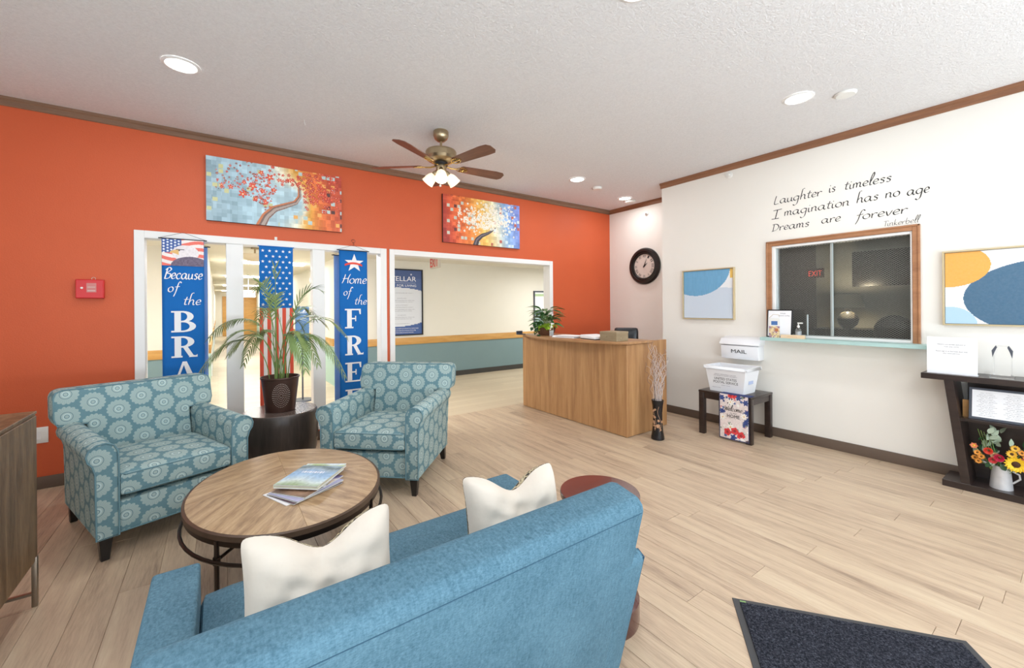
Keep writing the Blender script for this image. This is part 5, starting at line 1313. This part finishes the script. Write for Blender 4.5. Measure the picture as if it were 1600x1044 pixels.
# flag banner
bC = thing('flag_banner', 'hanging flag banner with white stars over red and white stripes behind the palm', 'flag', (.485, V1 - .03, 2.022))
MB().grid(lambda i, j: ((i - .5) * .297, .003 * math.sin(i * 6), -.615 * (1 - j)), 8, 6).build('star_field', m_bluefab, bC)
mb = MB(); star(mb, 0, 0, .0165, 0); sme = mb.mesh('star', m_whtxt, smooth=0)
for r_i in range(11):
    n_ = 5 if r_i % 2 == 0 else 4
    for k in range(n_): link('star', sme, bC, loc=(-.118 + k * .059 + (0 if r_i % 2 == 0 else .0295), -.0050, -.045 - r_i * .0535))
for k in range(9):
    x0_ = -.1485 + k * .033
    MB().grid(lambda i, j: (x0_ + i * .033, .004 * math.sin((x0_ + i * .033) * 18) * (1 - j), -.615 - 1.10 * (1 - j)), 2, 8).build('stripe', m_redstripe if k % 2 == 0 else m_wstripe, bC)
MB().tube([(-.16, 0, 0), (.16, 0, 0)], .005, 8).build('rod', m_bluefab, bC)
hk = thing('clear_hook', 'small clear adhesive hook above the flag banner', 'hook', (.485, V1 - .002, 2.105))
B(-.012, .012, -.004, 0, -.012, .02).build('hook_pad', m_offwhite, hk, bevel=.002); MB().tube([(0, -.004, .0), (0, -.014, -.004), (0, -.016, .006)], .002, 5).build('hook_prong', m_offwhite, hk)

# ---- hall things
ps = thing('hall_poster', 'tall blue and white poster in a black frame on the hall wall', 'poster', (2.815, HV - .001, .873))
PWd, PHt = .885, 1.26
for (a, b, c, d) in ((-PWd / 2, PWd / 2, 0, .022), (-PWd / 2, PWd / 2, PHt - .022, PHt), (-PWd / 2, -PWd / 2 + .022, .022, PHt - .022), (PWd / 2 - .022, PWd / 2, .022, PHt - .022)): B(a, b, -.03, 0, c, d).build('frame_rail', m_blackframe, ps)
def posterp(x, z):
    c = np.zeros((len(x), 3)); c[:] = (220, 223, 228); w, h = .84, 1.216; arc = ((x - w * .45) / (w * .62)) ** 2
    m = z > 1.216 - .36 - .05 * (arc * 1.5 - .6); c[m] = (70, 96, 150); m2 = m & (z > 1.05); c[m2] = (60, 84, 138)
    m = z < .15 + .09 * arc; c[m] = (54, 88, 150)
    return c
print_panel('poster_sheet', .841, 1.216, 60, 90, posterp, ps, y=-.012, z0=.022)
text('STELLAR', .095, .03, -.014, 1.03, m_whtxt, ps, width=.56); text('FOR LIVING', .045, .12, -.014, .925, m_whtxt, ps, width=.38)
B(-.2, .30, -.0145, -.0135, .995, .998).build('rule_line', m_whtxt, ps)
mb = MB(); star(mb, .21, 1.16, .022, -.014); mb.build('star_mark', m_whtxt, ps)
for k, (z, ww) in enumerate(((.80, .46), (.70, .18), (.66, .5), (.63, .46), (.57, .24), (.53, .46), (.49, .5), (.46, .4), (.38, .16), (.34, .5), (.31, .4), (.22, .3))):
    text('services and amenities for every resident'[:int(16 + ww * 40)], .014, .02, -.014, z, m_greytxt, ps, width=ww)
for k in range(3): text('We would love to show you around our home today', .022, .04, -.014, .125 - k * .038, m_whtxt, ps, width=.62 - .1 * k)
fr2 = thing('hall_picture', 'dark-framed green and white picture on the hall wall behind the planter', 'picture', (6.33, HV - .001, .93))
for (a, b, c, d) in ((-.32, .32, 0, .03), (-.32, .32, .81, .84), (-.32, -.29, .03, .81), (.29, .32, .03, .81)): B(a, b, -.03, 0, c, d).build('frame_rail', m_slate, fr2)
def pic2(x, z):
    c = np.zeros((len(x), 3)); c[:] = (240, 243, 240); m = (z > .68) & (z < .74); c[m] = (176, 200, 150); m = (z < .36) & (x < .25); c[m] = (150, 176, 170); return c
print_panel('picture_sheet', .58, .78, 30, 40, pic2, fr2, y=-.012, z0=.03)
eh = thing('hall_exit_sign', 'red-lettered exit sign hanging from the hall ceiling', 'exit sign', (3.0, 6.45, 2.06))
B(-.02, .02, -.17, .17, 0, .20).build('sign_body', mat('ivory_sign', (206, 198, 184), .5), eh, bevel=.003)
o = text('EXIT', .15, 0, 0, 0, m_red, eh, width=.31, bold=.02); o.location = (-.0225, 0, .028); o.rotation_euler = (0, 0, -PI / 2)
B(-.01, .01, -.01, .01, .20, HZ - 2.06).build('hanger', m_offwhite, eh)
e2 = thing('corridor_exit_sign', 'small orange-red exit sign far down the corridor', 'exit sign', (.72, 14, 1.73)); B(-.17, .17, 0, .04, 0, .20).build('sign_body', m_offwhite, e2); text('EXIT', .13, 0, -.002, .035, m_exit, e2, width=.29); B(-.01, .01, 0, .02, .2, HZ - 1.73).build('hanger', m_offwhite, e2)
e3 = thing('corridor_alarm_strobe', 'small red alarm strobe high on the right corridor wall', 'alarm', (1.695, 9.9, 1.98)); B(-.04, 0, -.12, .12, 0, .09).build('alarm_body', m_red, e3)
hb = thing('hall_fixture', 'pale bowl ceiling fixture with a brass finial in the hall', 'light', (.45, 7.1, HZ))
MB().lathe([(.02, -.20), (.10, -.19), (.16, -.15), (.18, -.11), (.18, -.10)], 24).build('glass_bowl', mat('alabaster_bowl', (226, 210, 180), .4), hb); MB().tube([(0, 0, 0), (0, 0, -.1)], .012, 8).build('stem', m_brass, hb); MB().lathe([(.05, -.02), (.05, 0)], 16).build('canopy', m_brass, hb)
sgn = thing('info_stand', 'blue information sign standing in the hall behind the palm', 'sign', (1.05, 7.0, 0))
B(-.095, .095, -.01, .01, .90, 1.43).build('sign_board', mat('denim_blue_board', (72, 112, 156), .6), sgn); MB().lathe([(.012, .02), (.012, .9)], 8).build('pole', m_slate, sgn); MB().lathe([(.15, 0), (.14, .02)], 20).build('foot', m_slate, sgn)
mb = MB(); script_word(mb, 'hello', -.06, .06, 1.33, -.0115, .02, .25); mb.build('lettering', m_whtxt, sgn)

# ---- ceiling things
def downlight(label, x, y, w=DOWN):
    t = thing('recessed_light', label, 'light', (x, y, H), group='round recessed ceiling lights')
    MB().lathe([(.105, -.001), (.105, -.006), (.088, -.012), (.080, -.006)], 32, caps=False).build('trim_ring', m_white, t)
    MB().lathe([(.082, -.008), (.082, -.005)], 28).build('lens', m_lens, t)
    area('lamp_glow', (0, 0, -.016), .16, w, (.93, .97, 1), shape='DISK', parent=t)
downlight('recessed ceiling light at upper left, over the left armchair', -.187, 3.509)
downlight('recessed ceiling light at upper right, over the mail table side', 3.729, 1.347)
downlight('recessed ceiling light between the fan and the corner', 3.756, 3.827)
downlight('recessed ceiling light nearest the clock corner', 5.011, 4.10, DOWN * .6)
for x, y, lb in ((-.187, 1.3, 'above the left arm of the loveseat'), (1.75, 1.347, 'above the mahogany side table'), (-.187, -1.0, 'behind the camera on the left'), (1.75, -1.0, 'behind the camera in the middle'), (3.729, -1.0, 'behind the camera on the right')):
    downlight('added recessed fill light out of the frame, ' + lb, x, y)  # unseen downlights added as fill for the room
def puck(label, x, y, r=.07, h=.03):
    t = thing('smoke_detector', label, 'smoke detector', (x, y, H), group='white ceiling detectors')
    MB().lathe([(r, -.001), (r, -h * .5), (r * .85, -h), (r * .3, -h * 1.05)], 28).build('detector_body', m_offwhite, t)
puck('white round ceiling detector beside the upper right light', 3.954, 1.109, .07, .018); puck('white round ceiling detector between fan and corner lights', 4.245, 3.943, .065); puck('white round ceiling detector touching the clock corner light', 5.20, 4.16, .085)
ch = thing('ceiling_hook', 'tiny white hook in the ceiling left of the fan', 'hook', (.62, 3.95, H)); MB().tube([(0, 0, 0), (0, 0, -.02), (.008, 0, -.03), (.004, 0, -.042)], .003, 6).build('hook_wire', m_offwhite, ch); MB().lathe([(.006, -.004), (.006, 0)], 10).build('hook_base', m_offwhite, ch)

# ---- ceiling fan
fan = thing('ceiling_fan', 'five-bladed antique brass ceiling fan with frosted glass lights', 'ceiling fan', (1.69, 3.49, H))
MB().lathe([(.064, 0), (.070, -.010), (.070, -.045), (.058, -.075), (.035, -.095), (.020, -.100)], 32).build('canopy', m_brass, fan)
MB().lathe([(.011, -.23), (.011, -.09)], 14).build('downrod', m_brass, fan)
MB().lathe([(.03, -.165), (.10, -.172), (.135, -.185), (.142, -.20), (.142, -.245), (.130, -.268), (.10, -.285), (.06, -.295)], 40).build('motor_housing', m_brass, fan, smooth=24)
MB().lathe([(.062, -.290), (.062, -.318), (.05, -.322)], 28).build('dark_vent_ring', m_black, fan)
MB().lathe([(.046, -.320), (.048, -.355), (.044, -.380), (.03, -.39)], 28).build('switch_housing', m_brass, fan)
for k in range(5):
    a = math.radians(-4 + 72 * k); Mx = Matrix.Rotation(a, 4, 'Z') @ Matrix.Translation((0, 0, -.318)) @ Matrix.Rotation(math.radians(-13), 4, 'X')
    pts = [(.20, -.052), (.55, -.068), (.625, -.060), (.652, -.030), (.652, .035), (.622, .066), (.55, .068), (.20, .052), (.185, .03), (.185, -.03)]
    mb = MB().prism(pts, 2, -.003, .003); o = mb.build('blade', m_blade, fan, bevel=.0015, seg=1); o.matrix_local = Mx
    ar = MB(); ar.tube([(.055, 0, -.004), (.10, 0, -.012), (.15, 0, -.010)], .007, 8)
    for sg in (-1, 1): ar.tube([(.145, 0, -.009), (.175, sg * .030, -.008), (.215, sg * .036, -.007), (.255, sg * .012, -.007), (.262, 0, -.007)], .0045, 6)
    ar.tube([(.145, 0, -.009), (.262, 0, -.007)], .004, 6); ar.tube([(.20, -.034, -.007), (.23, 0, -.007), (.20, .034, -.007)], .0035, 6)
    b_ = ar.build('blade_bracket', m_brasslt, o)
sh = [(.022, 0), (.030, .010), (.042, .028), (.050, .055), (.053, .085), (.058, .104)]
for k in range(3):
    a = math.radians(-116 + 120 * k); Mx = Matrix.Rotation(a, 4, 'Z') @ Matrix.Translation((.060, 0, -.375)) @ Matrix.Rotation(math.radians(180 - (34, 46, 46)[k]), 4, 'Y')
    o = MB().lathe([(r_q, z_q + .02) for r_q, z_q in sh] + [(r_q - .003, z_q + .02) for r_q, z_q in sh[::-1]], 24, caps=False).build('glass_shade', m_frost, fan); o.matrix_local = Mx
    MB().lathe([(.010, -.03), (.020, -.005), (.026, .022)], 18).build('socket_cup', m_brass, o)
    pl = bpy.data.lights.new('fan_bulb', 'POINT'); pl.energy = 2.2; pl.color = (1, .82, .58); pl.shadow_soft_size = .03; po = bpy.data.objects.new('fan_bulb', pl); COL.objects.link(po); po.parent = o; po.location = (0, 0, .13)
MB().tube([(-.02, -.02, -.385), (-.02, -.02, -.50)], .0012, 4).build('pull_chain', m_brasslt, fan)
MB().ell((-.02, -.02, -.510), (.010, .010, .013), 6).build('chain_knob', m_offwhite, fan)
